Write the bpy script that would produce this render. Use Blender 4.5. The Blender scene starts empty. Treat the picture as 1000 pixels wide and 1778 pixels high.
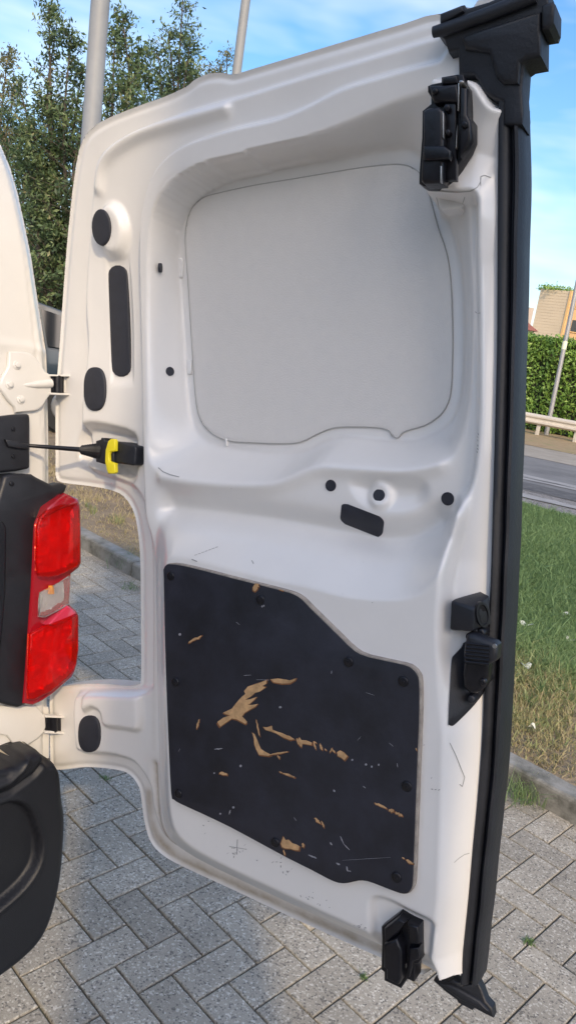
import bpy, math, random
import numpy as np
from mathutils import Vector, Matrix
from mathutils.geometry import tessellate_polygon
random.seed(7)
rng = np.random.default_rng(7)
sc = bpy.context.scene
col = sc.collection

# ------------------------------------------------------------------ camera
CAM_H = 1.5759
FPX = 1354.3
RW = np.array([[9.87636317e-01, 3.45175707e-02, 1.52915151e-01],
               [1.56762579e-01, -2.17467756e-01, -9.63396735e-01],
               [0.0, 9.75456976e-01, -2.20190117e-01]])
CO = np.array([0.0, 0.0, CAM_H])
cam_data = bpy.data.cameras.new('camera')
cam = bpy.data.objects.new('camera', cam_data)
col.objects.link(cam)
cam_data.sensor_fit = 'VERTICAL'
cam_data.sensor_height = 24.0
cam_data.lens = FPX / 1778.0 * 24.0
cam_data.clip_start = 0.05
cam_data.clip_end = 3000
M = Matrix.Identity(4)
for i in range(3):
    M[i][0] = RW[0][i]
    M[i][1] = -RW[1][i]
    M[i][2] = -RW[2][i]
    M[i][3] = CO[i]
cam.matrix_world = M
sc.camera = cam

# ------------------------------------------------------------------ light
SUN_AZ = np.array([0.235, -0.972])        # horizontal direction towards the sun
SUN_EL = math.radians(35)
world = bpy.data.worlds.new('World')
sc.world = world
world.use_nodes = True
wn, wl = world.node_tree.nodes, world.node_tree.links
wn.clear()
wo = wn.new('ShaderNodeOutputWorld')
bg = wn.new('ShaderNodeBackground')
sky = wn.new('ShaderNodeTexSky')
sky.sky_type = 'NISHITA'
sky.sun_disc = False
sky.sun_elevation = SUN_EL
sky.sun_rotation = math.atan2(SUN_AZ[0], SUN_AZ[1])
sky.air_density = 1.0
sky.dust_density = 2.2
sky.ozone_density = 1.6
bg.inputs['Strength'].default_value = 0.15
tc = wn.new('ShaderNodeTexCoord')
mp = wn.new('ShaderNodeMapping')
mp.inputs['Scale'].default_value = (1.3, 1.3, 5.0)
mp.inputs['Rotation'].default_value = (0.15, 0.1, 0.6)
nz = wn.new('ShaderNodeTexNoise')
nz.inputs['Scale'].default_value = 2.1
nz.inputs['Detail'].default_value = 4
nz.inputs['Roughness'].default_value = 0.6
nz.inputs['Distortion'].default_value = 0.2
rp = wn.new('ShaderNodeValToRGB')
rp.color_ramp.elements[0].position = 0.40
rp.color_ramp.elements[0].color = (0, 0, 0, 1)
rp.color_ramp.elements[1].position = 0.85
rp.color_ramp.elements[1].color = (0.7, 0.7, 0.7, 1)
mx = wn.new('ShaderNodeMix')
mx.data_type = 'RGBA'
mx.inputs['B'].default_value = (7.6, 7.7, 7.8, 1)
wl.new(tc.outputs['Generated'], mp.inputs['Vector'])
wl.new(mp.outputs['Vector'], nz.inputs['Vector'])
wl.new(nz.outputs['Fac'], rp.inputs['Fac'])
wl.new(rp.outputs['Color'], mx.inputs['Factor'])
hsv = wn.new('ShaderNodeHueSaturation')
hsv.inputs['Saturation'].default_value = 1.3
hsv.inputs['Value'].default_value = 1.33
wl.new(sky.outputs['Color'], hsv.inputs['Color'])
wl.new(hsv.outputs['Color'], mx.inputs['A'])
wl.new(mx.outputs['Result'], bg.inputs['Color'])
wl.new(bg.outputs['Background'], wo.inputs['Surface'])
sd_ = bpy.data.lights.new('sun', 'SUN')
sd_.energy = 1.75
sd_.angle = math.radians(1.4)
sd_.color = (1.0, 0.78, 0.50)
sun = bpy.data.objects.new('sun', sd_)
col.objects.link(sun)
sv = Vector((SUN_AZ[0] * math.cos(SUN_EL), SUN_AZ[1] * math.cos(SUN_EL), math.sin(SUN_EL)))
sun.rotation_euler = sv.to_track_quat('Z', 'Y').to_euler()
sc.view_settings.view_transform = 'Standard'
sc.view_settings.look = 'None'
sc.view_settings.gamma = 1
sc.view_settings.use_curve_mapping = False
sc.view_settings.exposure = 0.38

# ------------------------------------------------------------------ pixel -> place
def ray(x, y):
    d = RW.T @ np.array([(x - 500) / FPX, (y - 889) / FPX, 1.0])
    return d / np.linalg.norm(d)
def on_z(x, y, z=0.0):
    d = ray(x, y)
    return CO + d * ((z - CO[2]) / d[2])
def at_dist(x, y, Y):
    d = ray(x, y)
    return CO + d * (Y / d[1])
def to_px(P):
    q = (np.asarray(P) - CO) @ RW.T
    return 500 + FPX * q[..., 0] / q[..., 2], 889 + FPX * q[..., 1] / q[..., 2], q[..., 2]

class Plane:
    """a tilted working plane: axes u (right), v (up), n (towards the viewer)"""
    def __init__(s, O, U, V, N, bend=0.0, b0=0.0):
        s.O, s.U, s.V, s.N, s.bend, s.b0 = O, U, V, N, bend, b0
    def uv(s, x, y, h=0.0):
        d = ray(x, y)
        hh = h
        for _ in range(10 if s.bend else 1):
            t = ((s.O + s.N * hh - CO) @ s.N) / (d @ s.N)
            P = CO + d * t - s.O
            hh = h + s.bend * max(0.0, P @ s.V - s.b0) ** 2
        return np.array([P @ s.U, P @ s.V])
    def poly(s, pts, h=0.0):
        return np.array([s.uv(x, y, h) for x, y in pts])
    def W(s, u, v, h):
        u, v, h = np.broadcast_arrays(u, v, h)
        h = h + s.bend * np.maximum(0, v - s.b0) ** 2
        return s.O + u[..., None] * s.U + v[..., None] * s.V + h[..., None] * s.N
    def p(s, x, y, h=0.0):
        q = s.uv(x, y, h)
        return s.W(q[0], q[1], h)
dU = np.array([0.8584054, -0.47648929, 0.18999504])
dV = np.array([-0.12457987, 0.16564735, 0.97828463])
dN = np.cross(dU, dV); dN /= np.linalg.norm(dN)
if dN[1] > 0: dN = -dN
DO = CO + RW.T @ (np.array([(860 - 500) / FPX, (1000 - 889) / FPX, 1]) * 1.1)
DP = Plane(DO, dU, dV, dN, 0.38, 0.30)                       # the open door
nb = np.array([0.74, -0.67, 0.0]); nb /= np.linalg.norm(nb)
bN = nb - (nb @ dV) * dV; bN /= np.linalg.norm(bN)
bU = np.cross(dV, bN)
BO = DP.p(100, 900, -0.03)
BP = Plane(BO, bU, dV, bN)                       # the rear face of the van
FWD = np.array([-0.74, 0.67, 0.0]); FWD /= np.linalg.norm(FWD)

# ------------------------------------------------------------------ helpers
def link(name, me, parent=None, **kw):
    o = bpy.data.objects.new(name, me)
    col.objects.link(o)
    if parent is not None: o.parent = parent
    for k, v in kw.items(): o[k] = v
    return o
def empty(name, label=None, category=None, group=None):
    o = link(name, None)
    if label: o['label'] = label
    if category: o['category'] = category
    if group: o['group'] = group
    return o
def mesh_np(name, V, F, mat, smooth=False):
    """V (n,3), F (m,k) of one size k"""
    me = bpy.data.meshes.new(name)
    V = np.ascontiguousarray(V, dtype=np.float32); F = np.ascontiguousarray(F, dtype=np.int32)
    m, k = F.shape
    me.vertices.add(len(V)); me.vertices.foreach_set('co', V.ravel())
    me.loops.add(m * k); me.loops.foreach_set('vertex_index', F.ravel())
    me.polygons.add(m)
    me.polygons.foreach_set('loop_start', np.arange(0, m * k, k, dtype=np.int32))
    me.polygons.foreach_set('loop_total', np.full(m, k, dtype=np.int32))
    me.update(calc_edges=True); me.validate()
    if smooth: me.polygons.foreach_set('use_smooth', np.ones(len(me.polygons), dtype=bool))
    if mat: me.materials.append(mat)
    return me
class MB:
    """collects shapes, links them as one mesh"""
    def __init__(s): s.v, s.f = [], []
    def add(s, V, F):
        b = len(s.v)
        s.v += [tuple(map(float, p)) for p in V]; s.f += [tuple(b + i for i in q) for q in F]
    def box(s, c, ax, ay, az, b=0.0):
        c, ax, ay, az = map(lambda q: np.array(q, float), (c, ax, ay, az))
        P = [c + i * ax + j * ay + k * az for i in (-1, 1) for j in (-1, 1) for k in (-1, 1)]
        s.add(P, [(0, 1, 3, 2), (4, 6, 7, 5), (0, 4, 5, 1), (2, 3, 7, 6), (0, 2, 6, 4), (1, 5, 7, 3)])
    def tube(s, pts, rad, n=12, cap=True):
        pts = [np.array(p, float) for p in pts]
        if not hasattr(rad, '__len__'): rad = [rad] * len(pts)
        b = len(s.v)
        for i, p in enumerate(pts):
            t = pts[min(i + 1, len(pts) - 1)] - pts[max(i - 1, 0)]
            t /= np.linalg.norm(t)
            a = np.cross(t, [0.3, 0.2, 0.93]) if abs(t[2]) < 0.95 else np.cross(t, [1, 0, 0.1])
            a /= np.linalg.norm(a); c = np.cross(t, a)
            for k in range(n):
                w = 2 * math.pi * k / n
                s.v.append(tuple(p + rad[i] * (math.cos(w) * a + math.sin(w) * c)))
        for i in range(len(pts) - 1):
            for k in range(n):
                s.f.append((b + i * n + k, b + i * n + (k + 1) % n, b + (i + 1) * n + (k + 1) % n, b + (i + 1) * n + k))
        if cap:
            s.f.append(tuple(b + k for k in range(n))[::-1])
            s.f.append(tuple(b + (len(pts) - 1) * n + k for k in range(n)))
    def build(s, name, mat, parent=None, smooth=False, bevel=0, angle=None, **kw):
        me = bpy.data.meshes.new(name)
        me.from_pydata(s.v, [], s.f); me.update()
        me.materials.append(mat)
        o = link(name, me, parent, **kw)
        finish(o, smooth, bevel)
        return o
def finish(o, smooth=True, bevel=0):
    import bmesh
    me = o.data
    bm = bmesh.new(); bm.from_mesh(me)
    bmesh.ops.recalc_face_normals(bm, faces=bm.faces)
    if bevel:
        es = [e for e in bm.edges if len(e.link_faces) == 2 and e.calc_face_angle(0) > 0.6]
        bmesh.ops.bevel(bm, geom=es, offset=bevel, segments=2, profile=0.6, affect='EDGES', clamp_overlap=True)
    if smooth or bevel:
        for f in bm.faces: f.smooth = True
        for e in bm.edges:
            if len(e.link_faces) == 2 and e.calc_face_angle(0) > 0.7: e.smooth = False
    bm.to_mesh(me); bm.free()
def smooth_poly(P, n=4, closed=True):
    """Catmull-Rom through the points"""
    P = np.asarray(P, float); m = len(P); out = []
    rngi = range(m) if closed else range(m - 1)
    for i in rngi:
        if closed: a, b, c, d = P[i - 1], P[i], P[(i + 1) % m], P[(i + 2) % m]
        else: a, b, c, d = P[max(i - 1, 0)], P[i], P[i + 1], P[min(i + 2, m - 1)]
        for k in range(n):
            t = k / n
            out.append(0.5 * ((2 * b) + (c - a) * t + (2 * a - 5 * b + 4 * c - d) * t * t + (3 * b - a - 3 * c + d) * t ** 3))
    if not closed: out.append(P[-1])
    return np.array(out)
def area2(P):
    return 0.5 * np.sum(P[:, 0] * np.roll(P[:, 1], -1) - np.roll(P[:, 0], -1) * P[:, 1])
def seg_dist(X, Y, P, closed=True, nearest=False):
    """distance from points to the polyline P"""
    A = P; B = np.roll(P, -1, 0)
    if not closed: A, B = P[:-1], P[1:]
    best = np.full(X.shape, 1e9); nx = X.copy(); ny = Y.copy()
    for a, b in zip(A, B):
        d = b - a; L = d @ d
        if L < 1e-16: continue
        t = np.clip(((X - a[0]) * d[0] + (Y - a[1]) * d[1]) / L, 0, 1)
        qx, qy = a[0] + t * d[0], a[1] + t * d[1]
        r = (X - qx) ** 2 + (Y - qy) ** 2
        if nearest:
            w = r < best; nx[w] = qx[w]; ny[w] = qy[w]
        best = np.minimum(best, r)
    best = np.sqrt(best)
    return (best, nx, ny) if nearest else best
def inside(X, Y, P):
    ins = np.zeros(X.shape, bool)
    A, B = P, np.roll(P, -1, 0)
    for a, b in zip(A, B):
        if a[1] == b[1]: continue
        c = ((a[1] > Y) != (b[1] > Y)) & (X < (b[0] - a[0]) * (Y - a[1]) / (b[1] - a[1]) + a[0])
        ins ^= c
    return ins
def sdf(X, Y, P):
    d = seg_dist(X, Y, P)
    return np.where(inside(X, Y, P), d, -d)
def ss(t):
    t = np.clip(t, 0, 1); return t * t * (3 - 2 * t)
def prism(mb, PL, pts_px, h0, h1, r=0.002, hmap=None, n=1, uv=False, seg=3):
    """a solid on plane PL whose outline is traced at depth hmap, from h0 up to h1 with a rounded front edge"""
    P = np.array(pts_px, float) if uv else PL.poly(pts_px, h1 if hmap is None else hmap)
    if n > 1: P = smooth_poly(P, n)
    if area2(P) < 0: P = P[::-1]
    m = len(P)
    e = np.roll(P, -1, 0) - P; e /= np.linalg.norm(e, axis=1)[:, None] + 1e-12
    nrm = np.stack([-e[:, 1], e[:, 0]], 1)
    vn = nrm + np.roll(nrm, 1, 0); vn /= np.linalg.norm(vn, axis=1)[:, None] + 1e-9   # inward
    rings = [(0.0, h0)]
    for k in range(seg + 1):
        a = math.pi / 2 * k / seg
        rings.append((r * (1 - math.cos(a)), h1 - r + r * math.sin(a)))
    V = []
    for off, h in rings:
        Q = P + vn * off
        V += list(PL.W(Q[:, 0], Q[:, 1], np.full(m, h)))
    F = []
    for k in range(len(rings) - 1):
        for i in range(m):
            j = (i + 1) % m
            F.append((k * m + i, k * m + j, (k + 1) * m + j, (k + 1) * m + i))
    Q = P + vn * rings[-1][0]
    tri = tessellate_polygon([[Vector((q[0], q[1], 0)) for q in Q]])
    b = (len(rings) - 1) * m
    for t in tri: F.append(tuple(b + i for i in t))
    tri = tessellate_polygon([[Vector((q[0], q[1], 0)) for q in P]])
    for t in tri: F.append(tuple(i for i in t)[::-1])
    mb.add(V, F)
def prism_obj(name, PL, pts, h0, h1, mat, parent, r=0.002, hmap=None, n=1, **kw):
    mb = MB(); prism(mb, PL, pts, h0, h1, r, hmap, n)
    o = mb.build(name, mat, parent, smooth=True, **kw)
    return o
def ell(cx, cy, rx, ry, n=20, rot=0):
    c, s = math.cos(rot), math.sin(rot)
    return [(cx + rx * math.cos(t) * c - ry * math.sin(t) * s, cy + rx * math.cos(t) * s + ry * math.sin(t) * c)
            for t in [2 * math.pi * k / n for k in range(n)]]
def capsule(cx, cy, hw, hh, n=8, k=1.0, sk=0):
    """upright rounded slot in pixels; sk shifts the bottom sideways"""
    o = []
    for t in np.linspace(math.pi, 2 * math.pi, n): o.append((cx - sk + hw * math.cos(t), cy - (hh - hw) + hw * math.sin(t)))
    for t in np.linspace(0, math.pi, n): o.append((cx + sk + hw * math.cos(t), cy + (hh - hw) + hw * math.sin(t)))
    return o
def sell(cx, cy, rx, ry, e=2.5, n=32):
    return [(cx + rx * math.copysign(abs(math.cos(t)) ** (2 / e), math.cos(t)), cy + ry * math.copysign(abs(math.sin(t)) ** (2 / e), math.sin(t))) for t in [2 * math.pi * (k + .5) / n for k in range(n)]]
def rrect(p, r, n=4):
    """round the corners of a polygon"""
    p = [np.array(q, float) for q in p]; o = []
    for i in range(len(p)):
        a, b, c = p[i - 1], p[i], p[(i + 1) % len(p)]
        da, dc = (a - b), (c - b); la, lc = np.linalg.norm(da), np.linalg.norm(dc)
        rr = min(r, la * 0.45, lc * 0.45)
        A, C_ = b + da / la * rr, b + dc / lc * rr
        for t in np.linspace(0, 1, n): o.append((1 - t) ** 2 * A + 2 * t * (1 - t) * b + t * t * C_)
    return o

# ------------------------------------------------------------------ materials
def mat_new(name):
    m = bpy.data.materials.new(name); m.use_nodes = True
    return m, m.node_tree.nodes, m.node_tree.links, m.node_tree.nodes['Principled BSDF']
def simple(name, c, rough=0.5, metal=0.0, coat=0.0, bump=0.0, bscale=300, var=0.0, vscale=8, spec=0.5):
    m, N, L, b = mat_new(name)
    b.inputs['Base Color'].default_value = (*c, 1)
    b.inputs['Roughness'].default_value = rough
    b.inputs['Metallic'].default_value = metal
    b.inputs['Coat Weight'].default_value = coat
    b.inputs['Coat Roughness'].default_value = 0.08
    b.inputs['Specular IOR Level'].default_value = spec
    t = N.new('ShaderNodeTexCoord')
    if var:
        n = N.new('ShaderNodeTexNoise'); n.inputs['Scale'].default_value = vscale; n.inputs['Detail'].default_value = 6
        n.inputs['Roughness'].default_value = 0.65
        L.new(t.outputs['Object'], n.inputs['Vector'])
        r = N.new('ShaderNodeValToRGB')
        r.color_ramp.elements[0].position = 0.3; r.color_ramp.elements[1].position = 0.72
        r.color_ramp.elements[0].color = (*[q * (1 - var) for q in c], 1)
        r.color_ramp.elements[1].color = (*[min(1, q * (1 + var)) for q in c], 1)
        L.new(n.outputs['Fac'], r.inputs['Fac']); L.new(r.outputs['Color'], b.inputs['Base Color'])
        mr = N.new('ShaderNodeMapRange'); mr.inputs['To Min'].default_value = max(0.02, rough - 0.08); mr.inputs['To Max'].default_value = min(1, rough + 0.12)
        L.new(n.outputs['Fac'], mr.inputs['Value']); L.new(mr.outputs['Result'], b.inputs['Roughness'])
    if bump:
        n2 = N.new('ShaderNodeTexNoise'); n2.inputs['Scale'].default_value = bscale; n2.inputs['Detail'].default_value = 3
        L.new(t.outputs['Object'], n2.inputs['Vector'])
        bp = N.new('ShaderNodeBump'); bp.inputs['Strength'].default_value = bump; bp.inputs['Distance'].default_value = 0.002
        L.new(n2.outputs['Fac'], bp.inputs['Height']); L.new(bp.outputs['Normal'], b.inputs['Normal'])
    return m
WHITE = simple('white_paint', (0.75, 0.735, 0.712), 0.26, coat=0.5, var=0.035, vscale=5, bump=0.03, bscale=60)
WHITE_B = simple('white_paint_body', (0.72, 0.70, 0.66), 0.34, coat=0.45, var=0.04, vscale=7)
PANEL = simple('sound_deadening_skin', (0.66, 0.64, 0.61), 0.55, bump=0.3, bscale=420, var=0.02, vscale=60)
BLACKP = simple('black_plastic', (0.012, 0.013, 0.018), 0.42, bump=0.15, bscale=500, var=0.2, vscale=40)
BLACKT = simple('black_textured_plastic', (0.005, 0.006, 0.010), 0.42, bump=0.35, bscale=700, var=0.15, vscale=12)
RUBBER = simple('rubber', (0.009, 0.011, 0.017), 0.5, bump=0.25, bscale=200, var=0.25, vscale=25)
PLUG = simple('plug_rubber', (0.02, 0.022, 0.032), 0.6, var=0.2, vscale=60)
LATCHB = simple('black_latch_metal', (0.010, 0.010, 0.014), 0.32, metal=0.3, var=0.3, vscale=60, bump=0.2, bscale=150)
STEEL = simple('worn_steel', (0.45, 0.44, 0.43), 0.35, metal=0.9, var=0.2, vscale=80)
YELLOW = simple('yellow_plastic', (0.72, 0.62, 0.02), 0.4)
PLYF = simple('phenolic_film', (0.015, 0.016, 0.025), 0.5, bump=0.15, bscale=120, var=0.5, vscale=14)
PLYE = simple('plywood_edge', (0.33, 0.29, 0.25), 0.7, var=0.3, vscale=60)
CHIP = simple('bare_wood', (0.50, 0.31, 0.15), 0.8, var=0.35, vscale=70)
SCRATCH_L = simple('pale_scratch', (0.28, 0.28, 0.31), 0.7)
SCRATCH_D = simple('dark_scratch', (0.30, 0.295, 0.29), 0.7)
SEAM = simple('sealant_seam', (0.42, 0.41, 0.39), 0.7)
DIRTY = simple('grimy_cream_flange', (0.55, 0.51, 0.45), 0.5, coat=0.2, var=0.12, vscale=14)
REFL = simple('lamp_reflector', (0.8, 0.8, 0.8), 0.22, metal=0.6)
CHIPR = simple('torn_wood_rim', (0.20, 0.085, 0.035), 0.85, var=0.3, vscale=90)
AMBER = simple('amber_bulb', (0.9, 0.35, 0.03), 0.3)

# door paint: white with faint scuffs and a grime band near the bottom edge
def grimy(m, O, V):
    N, L = m.node_tree.nodes, m.node_tree.links
    b = N['Principled BSDF']
    old = b.inputs['Base Color'].links[0].from_socket
    g = N.new('ShaderNodeNewGeometry'); t = N.new('ShaderNodeTexCoord')
    n = N.new('ShaderNodeTexNoise'); n.inputs['Scale'].default_value = 55; n.inputs['Detail'].default_value = 8; n.inputs['Roughness'].default_value = .75
    L.new(t.outputs['Object'], n.inputs['Vector'])
    r = N.new('ShaderNodeValToRGB'); r.color_ramp.elements[0].position = 0.66; r.color_ramp.elements[1].position = 0.78
    r.color_ramp.elements[1].color = (0.35, .35, .35, 1)
    L.new(n.outputs['Fac'], r.inputs['Fac'])
    mx = N.new('ShaderNodeMix'); mx.data_type = 'RGBA'; mx.inputs['B'].default_value = (0.33, 0.31, 0.28, 1)
    L.new(r.outputs['Color'], mx.inputs['Factor']); L.new(old, mx.inputs['A'])
    at_ = N.new('ShaderNodeAttribute'); at_.attribute_name = 'grime'
    n3 = N.new('ShaderNodeTexNoise'); n3.inputs['Scale'].default_value = 22; n3.inputs['Detail'].default_value = 8; n3.inputs['Roughness'].default_value = .7
    L.new(t.outputs['Object'], n3.inputs['Vector'])
    m3 = N.new('ShaderNodeMapRange'); m3.inputs['From Min'].default_value = .3; m3.inputs['From Max'].default_value = .7; m3.inputs['To Min'].default_value = .45; m3.inputs['To Max'].default_value = 1.25
    L.new(n3.outputs['Fac'], m3.inputs['Value'])
    mu = N.new('ShaderNodeMath'); mu.operation = 'MULTIPLY'; mu.use_clamp = True
    L.new(at_.outputs['Fac'], mu.inputs[0]); L.new(m3.outputs['Result'], mu.inputs[1])
    mx4 = N.new('ShaderNodeMix'); mx4.data_type = 'RGBA'; mx4.inputs['B'].default_value = (0.40, 0.34, 0.265, 1)
    L.new(mu.outputs[0], mx4.inputs['Factor']); L.new(mx.outputs['Result'], mx4.inputs['A'])
    L.new(mx4.outputs['Result'], b.inputs['Base Color'])
    mr_ = N.new('ShaderNodeMapRange'); mr_.inputs['To Min'].default_value = .28; mr_.inputs['To Max'].default_value = .75
    for l_ in list(b.inputs['Roughness'].links): L.remove(l_)
    L.new(mu.outputs[0], mr_.inputs['Value']); L.new(mr_.outputs['Result'], b.inputs['Roughness'])
grimy(WHITE, None, None)

def paver_mat():
    m, N, L, b = mat_new('concrete_paver')
    b.inputs['Roughness'].default_value = 0.9
    t = N.new('ShaderNodeNewGeometry'); oi = N.new('ShaderNodeObjectInfo')
    n = N.new('ShaderNodeTexNoise'); n.inputs['Scale'].default_value = 320; n.inputs['Detail'].default_value = 3; n.inputs['Roughness'].default_value = 0.7
    n2 = N.new('ShaderNodeTexNoise'); n2.inputs['Scale'].default_value = 5; n2.inputs['Detail'].default_value = 5
    v = N.new('ShaderNodeTexVoronoi'); v.inputs['Scale'].default_value = 210
    for q in (n, n2, v): L.new(t.outputs['Position'], q.inputs['Vector'])
    r = N.new('ShaderNodeValToRGB'); e = r.color_ramp.elements
    e[0].position = 0.30; e[0].color = (0.12, 0.113, 0.10, 1)
    e[1].position = 0.72; e[1].color = (0.55, 0.52, 0.45, 1)
    x = e.new(0.43); x.color = (0.245, 0.225, 0.19, 1)
    x = e.new(0.57); x.color = (0.315, 0.29, 0.245, 1)
    L.new(n.outputs['Fac'], r.inputs['Fac'])
    # pebbles: random colour per voronoi cell
    rv = N.new('ShaderNodeValToRGB'); e = rv.color_ramp.elements
    e[0].position = 0.0; e[0].color = (0.03, 0.03, 0.035, 1); e[1].position = 1.0; e[1].color = (0.62, 0.6, 0.55, 1)
    for p_, c_ in ((0.10, (0.05, 0.05, 0.055, 1)), (0.13, (0.25, 0.232, 0.20, 1)), (0.84, (0.32, 0.295, 0.25, 1)), (0.9, (0.5, 0.48, 0.43, 1))):
        x = e.new(p_); x.color = c_
    sep = N.new('ShaderNodeSeparateColor'); L.new(v.outputs['Color'], sep.inputs['Color'])
    L.new(sep.outputs['Red'], rv.inputs['Fac'])
    mx = N.new('ShaderNodeMix'); mx.data_type = 'RGBA'; mx.inputs['Factor'].default_value = 0.55
    L.new(r.outputs['Color'], mx.inputs['A']); L.new(rv.outputs['Color'], mx.inputs['B'])
    # per paver and patchy tone
    hs = N.new('ShaderNodeHueSaturation')
    ad = N.new('ShaderNodeMath'); ad.operation = 'ADD'
    g2 = N.new('ShaderNodeMath'); g2.operation = 'FRACT'
    L.new(oi.outputs['Random'], ad.inputs[0]); L.new(t.outputs['Random Per Island'], ad.inputs[1]); L.new(ad.outputs[0], g2.inputs[0])
    m1 = N.new('ShaderNodeMapRange'); m1.inputs['To Min'].default_value = 1.02; m1.inputs['To Max'].default_value = 1.36
    L.new(g2.outputs[0], m1.inputs['Value'])
    m2 = N.new('ShaderNodeMapRange'); m2.inputs['From Min'].default_value = 0.3; m2.inputs['From Max'].default_value = 0.7
    m2.inputs['To Min'].default_value = 0.85; m2.inputs['To Max'].default_value = 1.1
    L.new(n2.outputs['Fac'], m2.inputs['Value'])
    mu = N.new('ShaderNodeMath'); mu.operation = 'MULTIPLY'
    L.new(m1.outputs['Result'], mu.inputs[0]); L.new(m2.outputs['Result'], mu.inputs[1]); L.new(mu.outputs[0], hs.inputs['Value'])
    L.new(mx.outputs['Result'], hs.inputs['Color']); L.new(hs.outputs['Color'], b.inputs['Base Color'])
    bp = N.new('ShaderNodeBump'); bp.inputs['Strength'].default_value = 0.55; bp.inputs['Distance'].default_value = 0.0015
    L.new(n.outputs['Fac'], bp.inputs['Height']); L.new(bp.outputs['Normal'], b.inputs['Normal'])
    return m
PAVER = paver_mat()
def ramp_mat(name, scale, stops, rough=0.9, bump=0.3, detail=8, bscale=None, dist=0.01):
    m, N, L, b = mat_new(name)
    b.inputs['Roughness'].default_value = rough
    t = N.new('ShaderNodeNewGeometry')
    n = N.new('ShaderNodeTexNoise'); n.inputs['Scale'].default_value = scale; n.inputs['Detail'].default_value = detail; n.inputs['Roughness'].default_value = 0.68
    L.new(t.outputs['Position'], n.inputs['Vector'])
    r = N.new('ShaderNodeValToRGB'); e = r.color_ramp.elements
    e[0].position = stops[0][0]; e[0].color = (*stops[0][1], 1)
    e[1].position = stops[-1][0]; e[1].color = (*stops[-1][1], 1)
    for p_, c_ in stops[1:-1]: x = e.new(p_); x.color = (*c_, 1)
    L.new(n.outputs['Fac'], r.inputs['Fac']); L.new(r.outputs['Color'], b.inputs['Base Color'])
    n2 = N.new('ShaderNodeTexNoise'); n2.inputs['Scale'].default_value = bscale or scale * 12; n2.inputs['Detail'].default_value = 5
    L.new(t.outputs['Position'], n2.inputs['Vector'])
    bp = N.new('ShaderNodeBump'); bp.inputs['Strength'].default_value = bump; bp.inputs['Distance'].default_value = dist
    L.new(n2.outputs['Fac'], bp.inputs['Height']); L.new(bp.outputs['Normal'], b.inputs['Normal'])
    return m
BED = ramp_mat('joint_sand', 12, [(0.35, (0.07, 0.065, 0.055)), (0.55, (0.13, 0.12, 0.10)), (0.7, (0.085, 0.10, 0.055))], bump=0.6, bscale=300)
KERBM = ramp_mat('kerb_concrete', 9, [(0.3, (0.10, 0.10, 0.085)), (0.5, (0.25, 0.245, 0.225)), (0.7, (0.34, 0.335, 0.32))], bump=0.5, bscale=140, dist=0.004)
SOIL = ramp_mat('dry_soil', 4, [(0.3, (0.15, 0.115, 0.075)), (0.5, (0.26, 0.20, 0.135)), (0.7, (0.34, 0.27, 0.18))], bump=0.9, bscale=45, dist=0.02)
ROADM = ramp_mat('asphalt', 0.8, [(0.3, (0.10, 0.10, 0.105)), (0.5, (0.16, 0.16, 0.165)), (0.75, (0.23, 0.23, 0.235))], rough=0.85, bump=0.3, bscale=90)
SHOULD = ramp_mat('pale_shoulder', 1.5, [(0.3, (0.24, 0.215, 0.18)), (0.7, (0.36, 0.33, 0.29))], bump=0.3, bscale=60)
GRAVM = ramp_mat('gravel_edge', 30, [(0.35, (0.10, 0.10, 0.10)), (0.5, (0.2, 0.19, 0.19)), (0.68, (0.34, 0.33, 0.32))], bump=0.8, bscale=120)
DIRTM = ramp_mat('dry_verge', 2.5, [(0.3, (0.24, 0.17, 0.10)), (0.5, (0.34, 0.25, 0.15)), (0.7, (0.20, 0.2, 0.09))], bump=0.7, bscale=30)
FIELD = ramp_mat('far_ground', 0.12, [(0.3, (0.09, 0.11, 0.05)), (0.7, (0.17, 0.16, 0.09))], bump=0.2)
BARK = ramp_mat('bark', 14, [(0.35, (0.06, 0.05, 0.04)), (0.7, (0.16, 0.135, 0.11))], bump=0.8, bscale=60)
GALV = simple('galvanised_steel', (0.36, 0.355, 0.36), 0.5, metal=0.35, var=0.12, vscale=3)
POLEM = simple('pole_grey_paint', (0.27, 0.275, 0.285), 0.55, var=0.10, vscale=5)
RAILM = simple('guardrail_zinc', (0.60, 0.55, 0.48), 0.5, metal=0.15, var=0.08, vscale=3)
def leaf_mat(name, stops, trans=0.25, rough=0.5):
    m, N, L, b = mat_new(name)
    b.inputs['Roughness'].default_value = rough
    a = N.new('ShaderNodeAttribute'); a.attribute_name = 'tone'
    r = N.new('ShaderNodeValToRGB'); e = r.color_ramp.elements
    e[0].position = stops[0][0]; e[0].color = (*stops[0][1], 1)
    e[1].position = stops[-1][0]; e[1].color = (*stops[-1][1], 1)
    for p_, c_ in stops[1:-1]: x = e.new(p_); x.color = (*c_, 1)
    L.new(a.outputs['Fac'], r.inputs['Fac']); L.new(r.outputs['Color'], b.inputs['Base Color'])
    tr = N.new('ShaderNodeBsdfTranslucent'); L.new(r.outputs['Color'], tr.inputs['Color'])
    ms = N.new('ShaderNodeMixShader'); ms.inputs['Fac'].default_value = trans
    out = N['Material Output']
    L.new(b.outputs['BSDF'], ms.inputs[1]); L.new(tr.outputs['BSDF'], ms.inputs[2]); L.new(ms.outputs['Shader'], out.inputs['Surface'])
    return m
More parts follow.
